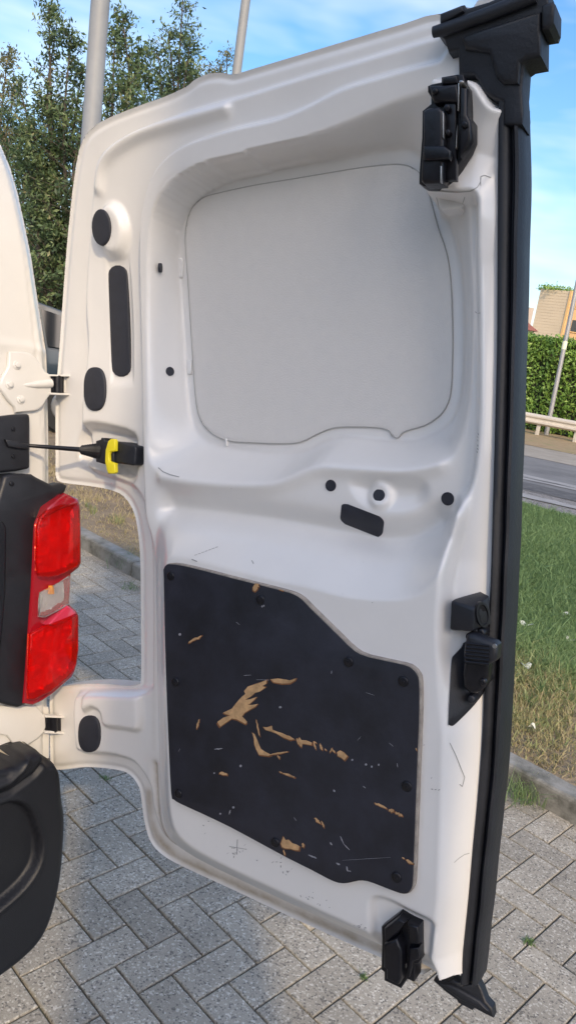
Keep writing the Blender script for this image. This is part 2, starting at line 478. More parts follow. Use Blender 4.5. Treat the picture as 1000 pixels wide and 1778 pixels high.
def green_soil(m):
    N, L = m.node_tree.nodes, m.node_tree.links
    b = N['Principled BSDF']; old = b.inputs['Base Color'].links[0].from_socket
    a = N.new('ShaderNodeAttribute'); a.attribute_name = 'lush'
    mx_ = N.new('ShaderNodeMix'); mx_.data_type = 'RGBA'; mx_.inputs['B'].default_value = (0.13, 0.19, 0.06, 1)
    L.new(a.outputs['Fac'], mx_.inputs['Factor']); L.new(old, mx_.inputs['A']); L.new(mx_.outputs['Result'], b.inputs['Base Color'])
green_soil(SOIL)
LEAF = leaf_mat('tree_leaves', [(0.0, (0.05, 0.085, 0.045)), (0.5, (0.115, 0.175, 0.075)), (0.85, (0.22, 0.28, 0.11)), (1.0, (0.38, 0.36, 0.18))])
LEAFY = leaf_mat('pale_leaves', [(0.0, (0.10, 0.12, 0.05)), (0.6, (0.22, 0.22, 0.10)), (1.0, (0.34, 0.30, 0.16))])
HEDGEM = leaf_mat('hedge_leaves', [(0.0, (0.12, 0.23, 0.05)), (0.5, (0.26, 0.42, 0.09)), (0.85, (0.40, 0.55, 0.14)), (0.95, (0.40, 0.38, 0.09)), (1.0, (0.45, 0.32, 0.10))])
GRASSM = leaf_mat('grass_blades', [(0.0, (0.13, 0.22, 0.085)), (0.45, (0.23, 0.34, 0.14)), (0.62, (0.31, 0.36, 0.16)), (0.78, (0.40, 0.36, 0.18)), (1.0, (0.52, 0.42, 0.26))], trans=0.3, rough=0.6)
def lens_mat(name, c, rough=0.06):
    m, N, L, b = mat_new(name)
    b.inputs['Base Color'].default_value = (*c, 1)
    b.inputs['Transmission Weight'].default_value = 0.92
    b.inputs['Roughness'].default_value = rough
    b.inputs['IOR'].default_value = 1.3
    b.inputs['Coat Weight'].default_value = 0.15
    b.inputs['Coat Roughness'].default_value = 0.03
    return m
RED = lens_mat('red_lens', (1.0, 0.02, 0.012))
REDD = simple('dark_red_bezel', (0.30, 0.006, 0.014), 0.18, coat=0.8)
CLEAR = lens_mat('clear_lens', (0.9, 0.88, 0.86))
GLASSD = simple('dark_car_glass', (0.01, 0.012, 0.015), 0.08, coat=0.5)
CARP = simple('dark_car_paint', (0.02, 0.035, 0.05), 0.25, coat=0.8)
TYRE = simple('tyre_rubber', (0.02, 0.02, 0.02), 0.8)
RIM = simple('alloy_rim', (0.5, 0.5, 0.5), 0.3, metal=0.8)
BLOCKERM = ramp_mat('sun_blocker_plaster', 6, [(0.3, (0.3, 0.28, 0.25)), (0.7, (0.42, 0.4, 0.36))])
CLAD = simple('tan_cladding', (0.72, 0.58, 0.42), 0.75, var=0.06, vscale=0.3)
ORANGE = simple('orange_render', (0.68, 0.42, 0.21), 0.75, var=0.08, vscale=0.4)
TRIMO = simple('bright_corner_trim', (0.8, 0.5, 0.22), 0.6)
ROOFT = simple('red_roof_tiles', (0.30, 0.11, 0.08), 0.8, var=0.2, vscale=2)
HOUSEW = simple('house_wall', (0.5, 0.42, 0.36), 0.8)
DARKW = simple('dark_window', (0.05, 0.055, 0.06), 0.2)
INTER = simple('van_interior_grey', (0.12, 0.12, 0.12), 0.8)
# ================================================================== SETTING
K0, K1 = np.array([0.98, 2.80]), np.array([-1.31, 4.93])
kd = (K1 - K0) / np.linalg.norm(K1 - K0)                    # along the kerb
kn = np.array([kd[1], -kd[0]])                              # away from the paving
if kn[1] < 0: kn = -kn
def kp(s, t, z): 
    q = K0 + kd * s + kn * t
    return np.array([q[0], q[1], z])
def sheet(name, quad, mat, kind='structure', **kw):
    me = bpy.data.meshes.new(name); me.from_pydata([tuple(map(float, p)) for p in quad], [], [tuple(range(len(quad)))]); me.update()
    me.materials.append(mat)
    return link(name, me, None, kind=kind, **kw)
# far ground
sheet('ground', [(-900, -900, -0.05), (900, -900, -0.05), (900, 1200, -0.05), (-900, 1200, -0.05)], FIELD)
pavement = sheet('pavement', [kp(-14, 0.0, -0.007), kp(14, 0.0, -0.007), kp(14, -14, -0.007), kp(-14, -14, -0.007)], BED)
# the verge between kerb and road: a slightly uneven sheet
rdv = np.array([0.88, -0.47]); rdv /= np.linalg.norm(rdv)
rn = np.array([0.47, 0.88]); rn /= np.linalg.norm(rn)
R0 = np.array([2.54, 8.89])
def rdp(s, t, z):
    q = R0 + rdv * s + rn * t
    return np.array([q[0], q[1], z])
def vnoise(x, y, seed=0, sc_=1.0):
    r = np.random.default_rng(seed); o = np.zeros_like(x)
    for k in range(9):
        a = r.uniform(0, 6.28); f = sc_ * (1.5 ** (k * .6)) * r.uniform(.7, 1.3); p = r.uniform(0, 6.28)
        o += np.sin((x * math.cos(a) + y * math.sin(a)) * f + p) / (1 + .35 * k)
    return o / 3.2
def verge_z(x, y): return 0.083 + 0.012 * vnoise(x, y, 3, 2.5) + 0.006 * vnoise(x, y, 4, 9)
ns, nt = 220, 90
S = np.linspace(-12, 16, ns)
V_, F_ = [], []
for i in range(ns):
    a = K0 + kd * S[i] + kn * 0.10
    # where the line across reaches the road edge
    t = ((R0 - a) @ rn) / (kn @ rn)
    for j in range(nt):
        q = a + kn * (max(t, .5) * (j / (nt - 1)) ** 1.5)
        V_.append((q[0], q[1], 0.0))
V_ = np.array(V_); V_[:, 2] = verge_z(V_[:, 0], V_[:, 1])
ii, jj = np.meshgrid(np.arange(ns - 1), np.arange(nt - 1), indexing='ij'); b_ = (ii * nt + jj).ravel()
F_ = np.stack([b_, b_ + 1, b_ + nt + 1, b_ + nt], 1)
def lushness(x, y):
    t = (x - K0[0]) * kn[0] + (y - K0[1]) * kn[1]; s = (x - K0[0]) * kd[0] + (y - K0[1]) * kd[1]
    l = 1.0 / (1 + np.exp(-(t - 0.95 - 0.35 * vnoise(x, y, 11, 3.0)) * 3)) * (1 / (1 + np.exp((0.10 - x / np.maximum(y, 1.0)) * 30)))
    return np.clip(l + 0.38 * (vnoise(x, y, 12, 4.5) > 0.5), 0, 1)
vme = mesh_np('verge_ground', V_, F_, SOIL, True)
at_ = vme.attributes.new('lush', 'FLOAT', 'POINT'); at_.data.foreach_set('value', (lushness(V_[:, 0], V_[:, 1]) ** 1.5).astype(np.float32))
link('verge_ground', vme, kind='structure')
sheet('road_gravel_edge', [rdp(-70, -0.15, 0.092), rdp(70, -0.15, 0.092), rdp(70, 1.3, 0.092), rdp(-70, 1.3, 0.092)], GRAVM)
sheet('road', [rdp(-70, 1.2, 0.097), rdp(70, 1.2, 0.097), rdp(70, 5.45, 0.097), rdp(-70, 5.45, 0.097)], ROADM)
sheet('road_shoulder', [rdp(-70, 5.4, 0.102), rdp(70, 5.4, 0.102), rdp(70, 7.7, 0.102), rdp(-70, 7.7, 0.102)], SHOULD)
sheet('far_verge', [rdp(-70, 7.6, 0.107), rdp(70, 7.6, 0.107), rdp(70, 16, 0.107), rdp(-70, 16, 0.107)], DIRTM)
# darker repair patches on the road
def blob(name, c, a, b, z, mat, kind='structure', seed=0):
    r = random.Random(seed); P = []
    for k in range(26):
        t = 2 * math.pi * k / 26; q = 1 + r.uniform(-.18, .18)
        P.append(c + np.array([rdv[0], rdv[1], 0]) * a * math.cos(t) * q + np.array([rn[0], rn[1], 0]) * b * math.sin(t) * q)
    return sheet(name, [(p[0], p[1], z) for p in P], mat, kind)
PATCHD = ramp_mat('asphalt_patch', 6, [(0.35, (0.07, 0.07, 0.075)), (0.65, (0.13, 0.13, 0.135))], bump=0.4, bscale=90)
PATCHL = ramp_mat('worn_asphalt', 4, [(0.35, (0.24, 0.24, 0.245)), (0.65, (0.33, 0.33, 0.34))], bump=0.3, bscale=90)
blob('road_patch', on_z(930, 848, .1), 1.2, 0.34, 0.1005, PATCHD, seed=1)
blob('road_patch', on_z(962, 838, .1), 1.5, 0.18, 0.1030, PATCHL, seed=2)
blob('road_patch', on_z(905, 829, .1), 1.2, 0.13, 0.1030, PATCHL, seed=5)
blob('road_patch', on_z(900, 858, .1), 1.2, 0.14, 0.1030, PATCHL, seed=6)

# kerb of separate stones
kerb = None
KERB_LEN, KERB_W, KERB_TOP = 1.0, 0.105, 0.09
def kerb_mesh():
    mb = MB(); nx_ = 14
    prof = [(0.0, -0.08), (0.0, KERB_TOP - 0.016), (0.004, KERB_TOP - 0.006), (0.013, KERB_TOP), (KERB_W - 0.008, KERB_TOP), (KERB_W, KERB_TOP - 0.008), (KERB_W, -0.08)]
    V, F = [], []
    for i in range(nx_ + 1):
        x = 0.004 + (KERB_LEN - 0.008) * i / nx_
        for (a, z) in prof:
            j = random.uniform(-.0012, .0012)
            V.append((x, a + j, z + (j if z > 0 else 0)))
    m = len(prof)
    for i in range(nx_):
        for k in range(m - 1): F.append((i * m + k, i * m + k + 1, (i + 1) * m + k + 1, (i + 1) * m + k))
    F.append(tuple(range(m))); F.append(tuple(nx_ * m + k for k in range(m))[::-1])
    mb.add(V, F); me = bpy.data.meshes.new('kerb_stone'); me.from_pydata(mb.v, [], mb.f); me.update(); me.materials.append(KERBM)
    return me
kerb = empty('kerb'); kerb['kind'] = 'structure'
km = kerb_mesh()
for i in range(-6, 9):
    o = link('kerb_stone', km, kerb)
    q = kp(i * KERB_LEN + 0.55 - 1, 0, 0)
    o.matrix_world = Matrix(((kd[0], kn[0], 0, q[0]), (kd[1], kn[1], 0, q[1]), (0, 0, 1, random.uniform(-.004, .004)), (0, 0, 0, 1)))

# ---- herringbone pavers
PA = np.array([0.68977571, 0.72402311]); PB = np.array([0.72402311, -0.68977571])     # lattice a, b (b runs towards the viewer)
LO = np.array([-0.32614036, 1.97866867])
def lat(a, b): return LO + PA * a * 0.1 + PB * b * 0.1
def paver_mesh(name='paver'):
    L_, W_, g, c = 0.2, 0.1, 0.0026, 0.0028
    V, F = [], []
    rings = [(g, -0.02), (g, -c), (g + c * .35, -c * .3), (g + c, 0.0)]
    for off, z in rings: V += [(off, off, z), (L_ - off, off, z), (L_ - off, W_ - off, z), (off, W_ - off, z)]
    for k in range(3):
        for i in range(4):
            j = (i + 1) % 4; F.append((k * 4 + i, k * 4 + j, (k + 1) * 4 + j, (k + 1) * 4 + i))
    F.append((12, 13, 14, 15))
    return V, F
PV, PF = paver_mesh()
pme = bpy.data.meshes.new('paver'); pme.from_pydata(PV, [], PF); pme.update(); pme.materials.append(PAVER)
door_px = [(112, 480), (125, 330), (145, 240), (200, 200), (400, 128), (800, 12), (905, 20), (905, 700), (885, 1100), (860, 1450), (830, 1745), (700, 1690), (500, 1592), (320, 1508), (262, 1465), (245, 1390), (225, 1340), (150, 1332), (88, 1330), (88, 1195), (245, 1190), (245, 960), (220, 865), (97, 840)]
door_np = np.array(door_px, float)
cand = []
for k in range(-120, 120):
    for n4 in range(-40, 40):
        for kind_ in (0, 1):
            a0 = (-1 + k + 4 * n4) if kind_ == 0 else (-2 + k + 4 * n4)
            b0 = k
            ca, cb = (a0 + 1, b0 + .5) if kind_ == 0 else (a0 + .5, b0 + 1)
            c = lat(ca, cb)
            t = (c - K0) @ kn
            if t > 0.06 or t < -7.5 or abs((c - K0) @ kd) > 6.5: continue
            cand.append((kind_, a0, b0, c))
cand_c = np.array([[*q[3], 0] for q in cand])
px, py, pz = to_px(cand_c)
vis = (px > -40) & (px < 1040) & (py > 0) & (py < 1830) & (pz > 0)
ind = inside(px, py, door_np) & (seg_dist(px, py, door_np) > 45)
bumper_np = np.array([(-80, 1200), (100, 1200), (110, 1380), (100, 1560), (60, 1640), (-80, 1740)], float)
vis &= ~ind & ~(inside(px, py, bumper_np) & (seg_dist(px, py, bumper_np) > 25)) & ~((px < 120) & (py < 1220))
order = [i for i in np.argsort(pz) if vis[i]][:298]
chosen = set(order)
restV, restF = [], []
for i, (kind_, a0, b0, c) in enumerate(cand):
    rz = random.uniform(-.0012, .0012)
    tx, ty = random.uniform(-.006, .006), random.uniform(-.010, .010)
    if kind_ == 0: o_, X, Y = lat(a0, b0 + 1), PA, -PB           # long side along a
    else: o_, X, Y = lat(a0, b0), PB, PA
    if i in chosen:
        o = link('paver', pme, pavement)
        o.matrix_world = Matrix(((X[0], Y[0], 0, o_[0]), (X[1], Y[1], 0, o_[1]), (tx * 0.5, ty * 0.5, 1, rz), (0, 0, 0, 1)))
    else:
        b_ = len(restV)
        for v in PV:
            q = o_ + X * v[0] + Y * v[1]
            restV.append((q[0], q[1], v[2] + rz + tx * .5 * v[0] + ty * .5 * v[1]))
        restF += [tuple(b_ + j for j in f) for f in PF]
link('paver_field', mesh_np('paver_field', np.array(restV), np.array(restF), PAVER), pavement, kind='stuff')

# ---- grass, dry stalks and weeds
def blades(name, P, H, Wd, tone, mat, lean=0.5, parent=None, **kw):
    n = len(P)
    a = rng.uniform(0, 2 * np.pi, n); b = rng.uniform(0, 2 * np.pi, n)
    side = np.stack([np.cos(a), np.sin(a), np.zeros(n)], 1) * Wd[:, None] * .5
    le = lean if hasattr(lean, '__len__') else np.full(n, lean)
    dirh = np.stack([np.cos(b), np.sin(b), np.zeros(n)], 1)
    l1 = dirh * (H * le * rng.uniform(0.1, .6, n))[:, None]; l2 = dirh * (H * le * rng.uniform(.8, 1.6, n))[:, None]
    z = np.zeros((n, 3)); z[:, 2] = 1
    p0, p1 = P - side, P + side
    m0, m1 = P - side * .8 + l1 + z * (H * .6)[:, None], P + side * .8 + l1 + z * (H * .6)[:, None]
    t0, t1 = P - side * .12 + l2 + z * H[:, None], P + side * .12 + l2 + z * H[:, None]
    V = np.stack([p0, p1, m1, m0, t1, t0], 1).reshape(-1, 3)
    b0 = np.arange(n) * 6
    F = np.concatenate([np.stack([b0, b0 + 1, b0 + 2, b0 + 3], 1), np.stack([b0 + 3, b0 + 2, b0 + 4, b0 + 5], 1)])
    me = mesh_np(name, V, F, mat, True)
    at = me.attributes.new('tone', 'FLOAT', 'POINT'); at.data.foreach_set('value', np.repeat(tone, 6).astype(np.float32))
    return link(name, me, parent, **kw)
def field(n, s0, s1, t0, t1, pw=1.0):
    s = rng.uniform(s0, s1, n); t = t0 + (t1 - t0) * rng.uniform(0, 1, n) ** pw
    q = K0[None] + kd[None] * s[:, None] + kn[None] * t[:, None]
    return q[:, 0], q[:, 1], t, s
parts_ = []
for (n, y0, y1, a0, a1) in ((200000, 2.6, 9.4, .24, .43), (60000, 4.3, 8.0, -.33, -.10), (130000, 2.2, 9.4, .43, 1.0), (60000, 3.2, 9.8, -.02, .24)):
    yy = y0 + (y1 - y0) * rng.uniform(0, 1, n) ** .85; xx = yy * rng.uniform(a0, a1, n); parts_.append(np.stack([xx, yy], 1))
n = 130000
x, y, t, s = field(n, -7, 7, 0.13, 8.0, 1); parts_.append(np.stack([x, y], 1))
A_ = np.concatenate(parts_); x, y = A_.T
t = (x - K0[0]) * kn[0] + (y - K0[1]) * kn[1]; s = (x - K0[0]) * kd[0] + (y - K0[1]) * kd[1]
keep = ((np.stack([x, y], 1) - R0) @ rn < -0.05 + 0.12 * vnoise(x, y, 8, 3))
# how green: bare and dry near the kerb, dry to the left, lush further in on the right
lush = lushness(x, y)
dens = np.clip(0.10 + 0.9 * lush + 0.35 * (vnoise(x, y, 13, 7) > .35), 0, 1)
keep &= (rng.uniform(0, 1, len(x)) < dens) & (t > .12)
x, y, t, s, lush = x[keep], y[keep], t[keep], s[keep], lush[keep]
n = len(x)
H_ = (0.020 + 0.026 * lush) * rng.uniform(.5, 1.5, n) * (1 + 0.9 * (rng.uniform(0, 1, n) < .03))
mid = np.exp(-((t - 0.9) / 0.5) ** 2)
H_ = H_ * (1 + .5 * mid)
tone = np.clip(0.9 - 0.72 * lush + 0.10 * vnoise(x, y, 15, 2.2) + rng.normal(0, .09, n) + 0.22 * mid * (rng.uniform(0, 1, n) < .35), 0, 1)
P_ = np.stack([x, y, verge_z(x, y) - 0.004], 1)
blades('grass', P_, H_, rng.uniform(.003, .0085, n) * (1 + 0.25 * (t > 2)), tone, GRASSM, lean=rng.uniform(.2, .9, n), kind='stuff')
# fallen straw lying near the kerb
n = 9000
x, y, t, s = field(n, -3.5, 3.2, 0.11, 1.6, 1.3)
P_ = np.stack([x, y, verge_z(x, y) + 0.004], 1)
blades('dry_straw', P_, rng.uniform(.006, .015, n), rng.uniform(.002, .004, n), np.clip(rng.normal(.9, .1, n), .6, 1), GRASSM, lean=rng.uniform(2, 7, n), kind='stuff')
# weeds in joints and by the kerb foot
def weed(c, n, spread, h, tone0, name='weed', parent=None, label=None, lean=.9, group=None):
    P = np.stack([c[0] + rng.normal(0, spread, n), c[1] + rng.normal(0, spread, n), np.full(n, c[2])], 1)
    o = blades(name, P, rng.uniform(.4, 1.2, n) * h, rng.uniform(.0015, .004, n), np.clip(rng.normal(tone0, .12, n), 0, 1), GRASSM, lean=rng.uniform(.3, lean, n))
    o['label'] = label; o['category'] = 'weed'
    if group: o['group'] = group
    return o
weed(on_z(905, 1388), 150, .035, .085, .35, label='tall grassy weed growing at the foot of the kerb right of the door', group='weeds along the kerb and paving joints')
weed(on_z(872, 1352, .02), 60, .03, .06, .5, label='small weed at the kerb foot close beside the black door seal', group='weeds along the kerb and paving joints')
weed(on_z(232, 985, .02), 160, .05, .09, .15, label='dark green weed at the kerb seen through the lamp recess of the door', group='weeds along the kerb and paving joints')
weed(on_z(228, 1022), 60, .03, .03, .2, label='low green weed on the paving just in front of the kerb behind the door', group='weeds along the kerb and paving joints')
weed(on_z(918, 1637), 90, .008, .012, .2, label='tiny moss tuft in a paving joint right of the black seal', group='weeds along the kerb and paving joints')
weed(on_z(630, 1697), 50, .006, .010, .2, label='tiny green tuft in the joint below the door left of the lower catch', group='weeds along the kerb and paving joints')
weed(on_z(183, 1352), 50, .008, .010, .2, label='flat moss tuft in the joint under the lower hinge arm', group='weeds along the kerb and paving joints')
# pale fallen leaves in the grass
LEAFP = simple('pale_dead_leaf', (0.62, 0.64, 0.56), 0.7)
for (x, y, r_, lab) in ((985, 1067, .045, 'pale leaf lying in the lush grass near the right edge of the photo'),
                        (914, 1083, .05, 'pale leaf lying flat in the grass just right of the door seal'),
                        (990, 1110, .04, 'pale leaf half hidden in longer grass at the right edge'),
                        (912, 1154, .045, 'whitish leaf in the yellowing grass beside the black latch'),
                        (923, 1260, .018, 'tiny white petal on the bare soil above the kerb')):
    q = on_z(x, y, .13)
    mb = MB(); V = []; m_ = 9
    for k in range(m_):
        tt = 2 * math.pi * k / m_; V.append((q[0] + r_ * math.cos(tt) * random.uniform(.6, 1), q[1] + r_ * .8 * math.sin(tt) * random.uniform(.6, 1), q[2] + .012 * math.sin(2 * tt + x)))
    V.append((q[0], q[1], q[2] - 0.004))
    mb.add(V, [(k, (k + 1) % m_, m_) for k in range(m_)])
    mb.build('fallen_leaf', LEAFP, None, smooth=True, label=lab, category='leaf', group='pale leaves lying in the grass')

# ================================================================== FAR THINGS
def leaves(name, C, size, tone, mat, parent=None, up=0.3, aspect=0.38, **kw):
    """leaf-shaped faces (two triangles folded along the rib) at centres C"""
    n = len(C)
    d = rng.normal(0, 1, (n, 3)); d[:, 2] += up; d /= np.linalg.norm(d, axis=1)[:, None]
    e = rng.normal(0, 1, (n, 3)); e -= (e * d).sum(1)[:, None] * d; e /= np.linalg.norm(e, axis=1)[:, None]
    f = np.cross(d, e)
    L_ = size[:, None]
    a = C - d * L_ * .5; b = C + d * L_ * .5
    l = C + e * L_ * aspect * .5 + f * L_ * .08; r = C - e * L_ * aspect * .5 + f * L_ * .08
    V = np.stack([a, l, b, r], 1).reshape(-1, 3); b0 = np.arange(n) * 4
    F = np.stack([b0, b0 + 1, b0 + 2, b0 + 3], 1)
    me = mesh_np(name, V, F, mat, False)
    at = me.attributes.new('tone', 'FLOAT', 'POINT'); at.data.foreach_set('value', np.repeat(np.clip(tone, 0, 1), 4).astype(np.float32))
    return link(name, me, parent, **kw)

# guardrail: W-beam on posts
g1 = on_z(896, 716, .56)[:2]; g2 = on_z(1000, 735, .56)[:2]
gd = (g2 - g1) / np.linalg.norm(g2 - g1); gn = np.array([-gd[1], gd[0]])
if gn[1] < 0: gn = -gn
def gp(s, t, z):
    q = g1 + gd * s + gn * t
    return np.array([q[0], q[1], z])
rail = empty('guardrail', 'cream coloured metal guardrail on short posts running in front of the hedge', 'guardrail')
prof = [(0.03, .60), (0.0, .585), (-.045, .555), (-.045, .52), (0.0, .485), (0.0, .455), (-.045, .42), (-.045, .385), (0.0, .355), (.03, .34)]
mb = MB(); m = len(prof); V = []
for s in (-16, 24):
    for (t, z) in prof: V.append(gp(s, t, z + .06 - .05))
for s in (24, -16):
    for (t, z) in prof: V.append(gp(s, t + .006, z + .01))
mb.add(V, [(k, k + 1, m + k + 1, m + k) for k in range(m - 1)] + [(2 * m + k, 2 * m + k + 1, 3 * m + k + 1, 3 * m + k) for k in range(m - 1)])
mb.build('rail_beam', RAILM, rail, smooth=False)
pp = on_z(993, 769, .1)[:2]; ps = (pp - g1) @ gd
pp2 = on_z(947, 755, .1)[:2]; sp_ = max(0.9, abs(ps - (pp2 - g1) @ gd))
for k in range(-8, 9):
    s = ps + k * sp_
    if s < -15 or s > 23: continue
    mb = MB(); mb.box(gp(s, .07, .29), gd_ := np.array([gd[0], gd[1], 0]) * .045, np.array([gn[0], gn[1], 0]) * .03, (0, 0, .25))
    mb.build('post', RAILM, rail, bevel=.006)

# hedge
hy = 1.3
def hp(s, t, z): return gp(s, hy + t, z)
HL0, HL1, HH, HD = -13, 22, 2.52, 1.1
hedge = empty('hedge', 'tall clipped green hedge with yellowing patches behind the guardrail', 'hedge')
mb = MB(); mb.box(hp((HL0 + HL1) / 2, HD / 2 + .05, (HH - .12) / 2 + .1), np.array([gd[0], gd[1], 0]) * ((HL1 - HL0) / 2 - .1), np.array([gn[0], gn[1], 0]) * (HD / 2 - .12), (0, 0, (HH - .25) / 2))
HCORE = ramp_mat('hedge_twigs', 8, [(0.35, (0.02, 0.03, 0.012)), (0.7, (0.05, 0.05, 0.025))], bump=.8, bscale=30)
mb.build('hedge_core', HCORE, hedge)
n = 90000
s = rng.uniform(HL0, HL1, n); near = rng.uniform(0, 1, n)
z = rng.uniform(.12, HH, n); t = np.abs(rng.normal(0, .10, n))
top = near > .8
t = np.where(top, rng.uniform(0, HD, n), t); z = np.where(top, HH - .06 + .10 * vnoise(s, t * 3, 3, 4) + rng.normal(0, .05, n), z)
bulge = .14 * vnoise(s * 1.3, z * 2.2, 21, 2.0) + .07 * vnoise(s, z, 22, 7.0)
t = t - bulge * (~top)
C_ = np.stack([g1[0] + gd[0] * s + gn[0] * (hy + t), g1[1] + gd[1] * s + gn[1] * (hy + t), z], 1)
tone = .42 + .22 * vnoise(s, z, 23, 3.5) + rng.normal(0, .16, n) + .5 * ((vnoise(s, z * .6, 24, 1.6) > .68)) * rng.uniform(0, 1, n)
leaves('foliage', C_, rng.uniform(.07, .14, n), tone, HEDGEM, hedge, aspect=.5, kind='stuff')

# leaning pole rising out of the hedge
pole = MB()
a = at_dist(955, 722, g1[1] + 0.35); a[2] = .1
c = at_dist(1000, 498, a[1] + .2)
dirp = (c - a); dirp /= np.linalg.norm(dirp)
pt = [a, a + dirp * 1.9]
o = empty('utility_pole', 'slim grey metal pole with a pale band standing before the hedge at the right edge', 'pole')
pole.tube([a, a + dirp * 6.5], [.060, .042], 14); pole.build('pole_shaft', GALV, o, smooth=True)
mb = MB(); b_ = at_dist(981, 600, a[1] + .1); b0 = a + dirp * ((b_ - a) @ dirp)
mb.tube([b0 - dirp * .10, b0 + dirp * .10], [.062, .062], 14); mb.build('reflective_band', simple('pale_band', (.8, .78, .6), .4), o, smooth=True)

# apartment block with clad gable wall
def wallbox(mb, P0, d, n_, w, dep, z0, z1):
    c = np.array([*(P0 + d * w / 2 + n_ * dep / 2), (z0 + z1) / 2])
    mb.box(c, (*(d * w / 2), 0), (*(n_ * dep / 2), 0), (0, 0, (z1 - z0) / 2))
BY = 105.0
A0 = at_dist(930, 540, BY); A1 = at_dist(984, 540, BY - 3)
bz = at_dist(960, 505, BY)[2]
bd = (A1 - A0)[:2]; bw = np.linalg.norm(bd); bd /= bw; bn = np.array([-bd[1], bd[0]]); bn = bn if bn[1] > 0 else -bn
blk = empty('apartment_block', 'tan apartment block with an orange side wall and plants on its roof', 'building')
mb = MB(); wallbox(mb, A0[:2], bd, bn, bw, 11, 0, bz); mb.build('wall', CLAD, blk)
# side wing facing right: orange render with windows and balconies
sdv = (bd * .93 + bn * .37); sdv /= np.linalg.norm(sdv); snv = np.array([-sdv[1], sdv[0]])
A1s = A1[:2] + bd * .02 - bn * .05
mb = MB(); wallbox(mb, A1s, sdv, snv, 9, 7, 0, bz - .15); mb.build('side_wall', ORANGE, blk)
mb = MB(); wallbox(mb, A1s - bd * .15 - bn * .12, bd, bn, .28, .3, 0, bz + .05); mb.build('corner_trim', TRIMO, blk)
mb = MB()
k = 0
for zc in np.arange(.2, bz, .36): wallbox(mb, A0[:2] - bn * .03, bd, bn, bw - .2, .03, zc, zc + .31)
mb.build('cladding_boards', CLAD, blk, kind='stuff')
for r_ in range(5):
    for q_ in range(3):
        zc = bz - 1.9 - r_ * 2.9
        if zc < 0: continue
        mb = MB(); wallbox(mb, A1s + sdv * (.9 + q_ * 2.8) - snv * .04, sdv, snv, 1.3, .1, zc, zc + 1.4)
        w_ = mb.build('window', DARKW, blk)
        mb = MB(); wallbox(mb, A1s + sdv * (.7 + q_ * 2.8) - snv * .14, sdv, snv, 1.7, .16, zc - .12, zc - .02)
        mb.build('sill', TRIMO, w_)
n = 1500
C_ = np.stack([A0[0] + bd[0] * rng.uniform(0, bw + 8, n), A0[1] + bd[1] * rng.uniform(0, bw, n) + rng.uniform(0, 3, n), bz + np.abs(rng.normal(0, .28, n))], 1)
leaves('roof_plants', C_, rng.uniform(.25, .5, n), rng.uniform(0, .7, n), HEDGEM, blk, kind='stuff')
# low house with red roof to its left
hs_ = empty('house', 'low house with a red tiled roof half hidden behind the hedge beside the apartment block', 'house')
H0 = at_dist(893, 575, 80); H1 = at_dist(925, 575, 80)
hz = at_dist(908, 572, 80)[2]; hz2 = at_dist(908, 546, 80)[2]
mb = MB(); mb.box((H0[0] - 3, 83, hz / 2), (4.9, 0, 0), (0, 3, 0), (0, 0, hz / 2)); mb.build('wall', HOUSEW, hs_)
mb = MB(); mb.add([(H0[0] - 8.4, 79.6, hz), (H0[0] + 2.2, 79.6, hz), (H0[0] + 2.2, 86.4, hz), (H0[0] - 8.4, 86.4, hz), (H0[0] - 7, 83, hz2 + .25), (H0[0] + 1.0, 83, hz2)], [(0, 1, 5, 4), (1, 2, 5), (2, 3, 4, 5), (3, 0, 4), (3, 2, 1, 0)])
rf = mb.build('roof', ROOFT, hs_)
mb = MB(); c_ = at_dist(919, 545, 83); mb.box((c_[0], 83, c_[2] - .3), (.25, 0, 0), (0, .25, 0), (0, 0, .9)); mb.build('chimney', HOUSEW, rf)

# lamp posts on the left
def lamp_post(xt, yt, xb, yb, Y, r0, r1, label):
    T = at_dist(xt, yt, Y); B = at_dist(xb, yb, Y)
    d = T - B; d /= d[2]
    base = B - d * (B[2] - 0.0); top = T + d * 1.6
    o = empty('lamp_post', label, 'lamp post')
    mb = MB(); mb.tube([base, base + d * 1.0, base + d * 1.05, top], [r0 * 1.35, r0 * 1.3, r0, r1], 20); mb.build('post', POLEM, o, smooth=True)
    mb = MB(); mb.box(base + np.array([0, 0, .02]), (.2, 0, 0), (0, .2, 0), (0, 0, .02)); mb.build('base_plate', POLEM, o, bevel=.01)
    mb = MB(); mb.tube([top - d * .05, top + np.array([0.3, 0, .25]), top + np.array([1.0, 0, .35])], [r1 * .8, r1 * .7, r1 * .6], 12); mb.build('arm', POLEM, o, smooth=True)
    mb = MB(); mb.box(top + np.array([1.35, 0, .35]), (.38, 0, .02), (0, .15, 0), (0, 0, .05)); mb.build('lamp_head', POLEM, o, bevel=.03)
lamp_post(175, 0, 159, 222, 7.0, .078, .074, 'thick grey lamp post rising behind the upper left corner of the door')
lamp_post(427, 0, 411, 126, 12.5, .075, .064, 'thin pale grey lamp post farther away to the right of the trees')

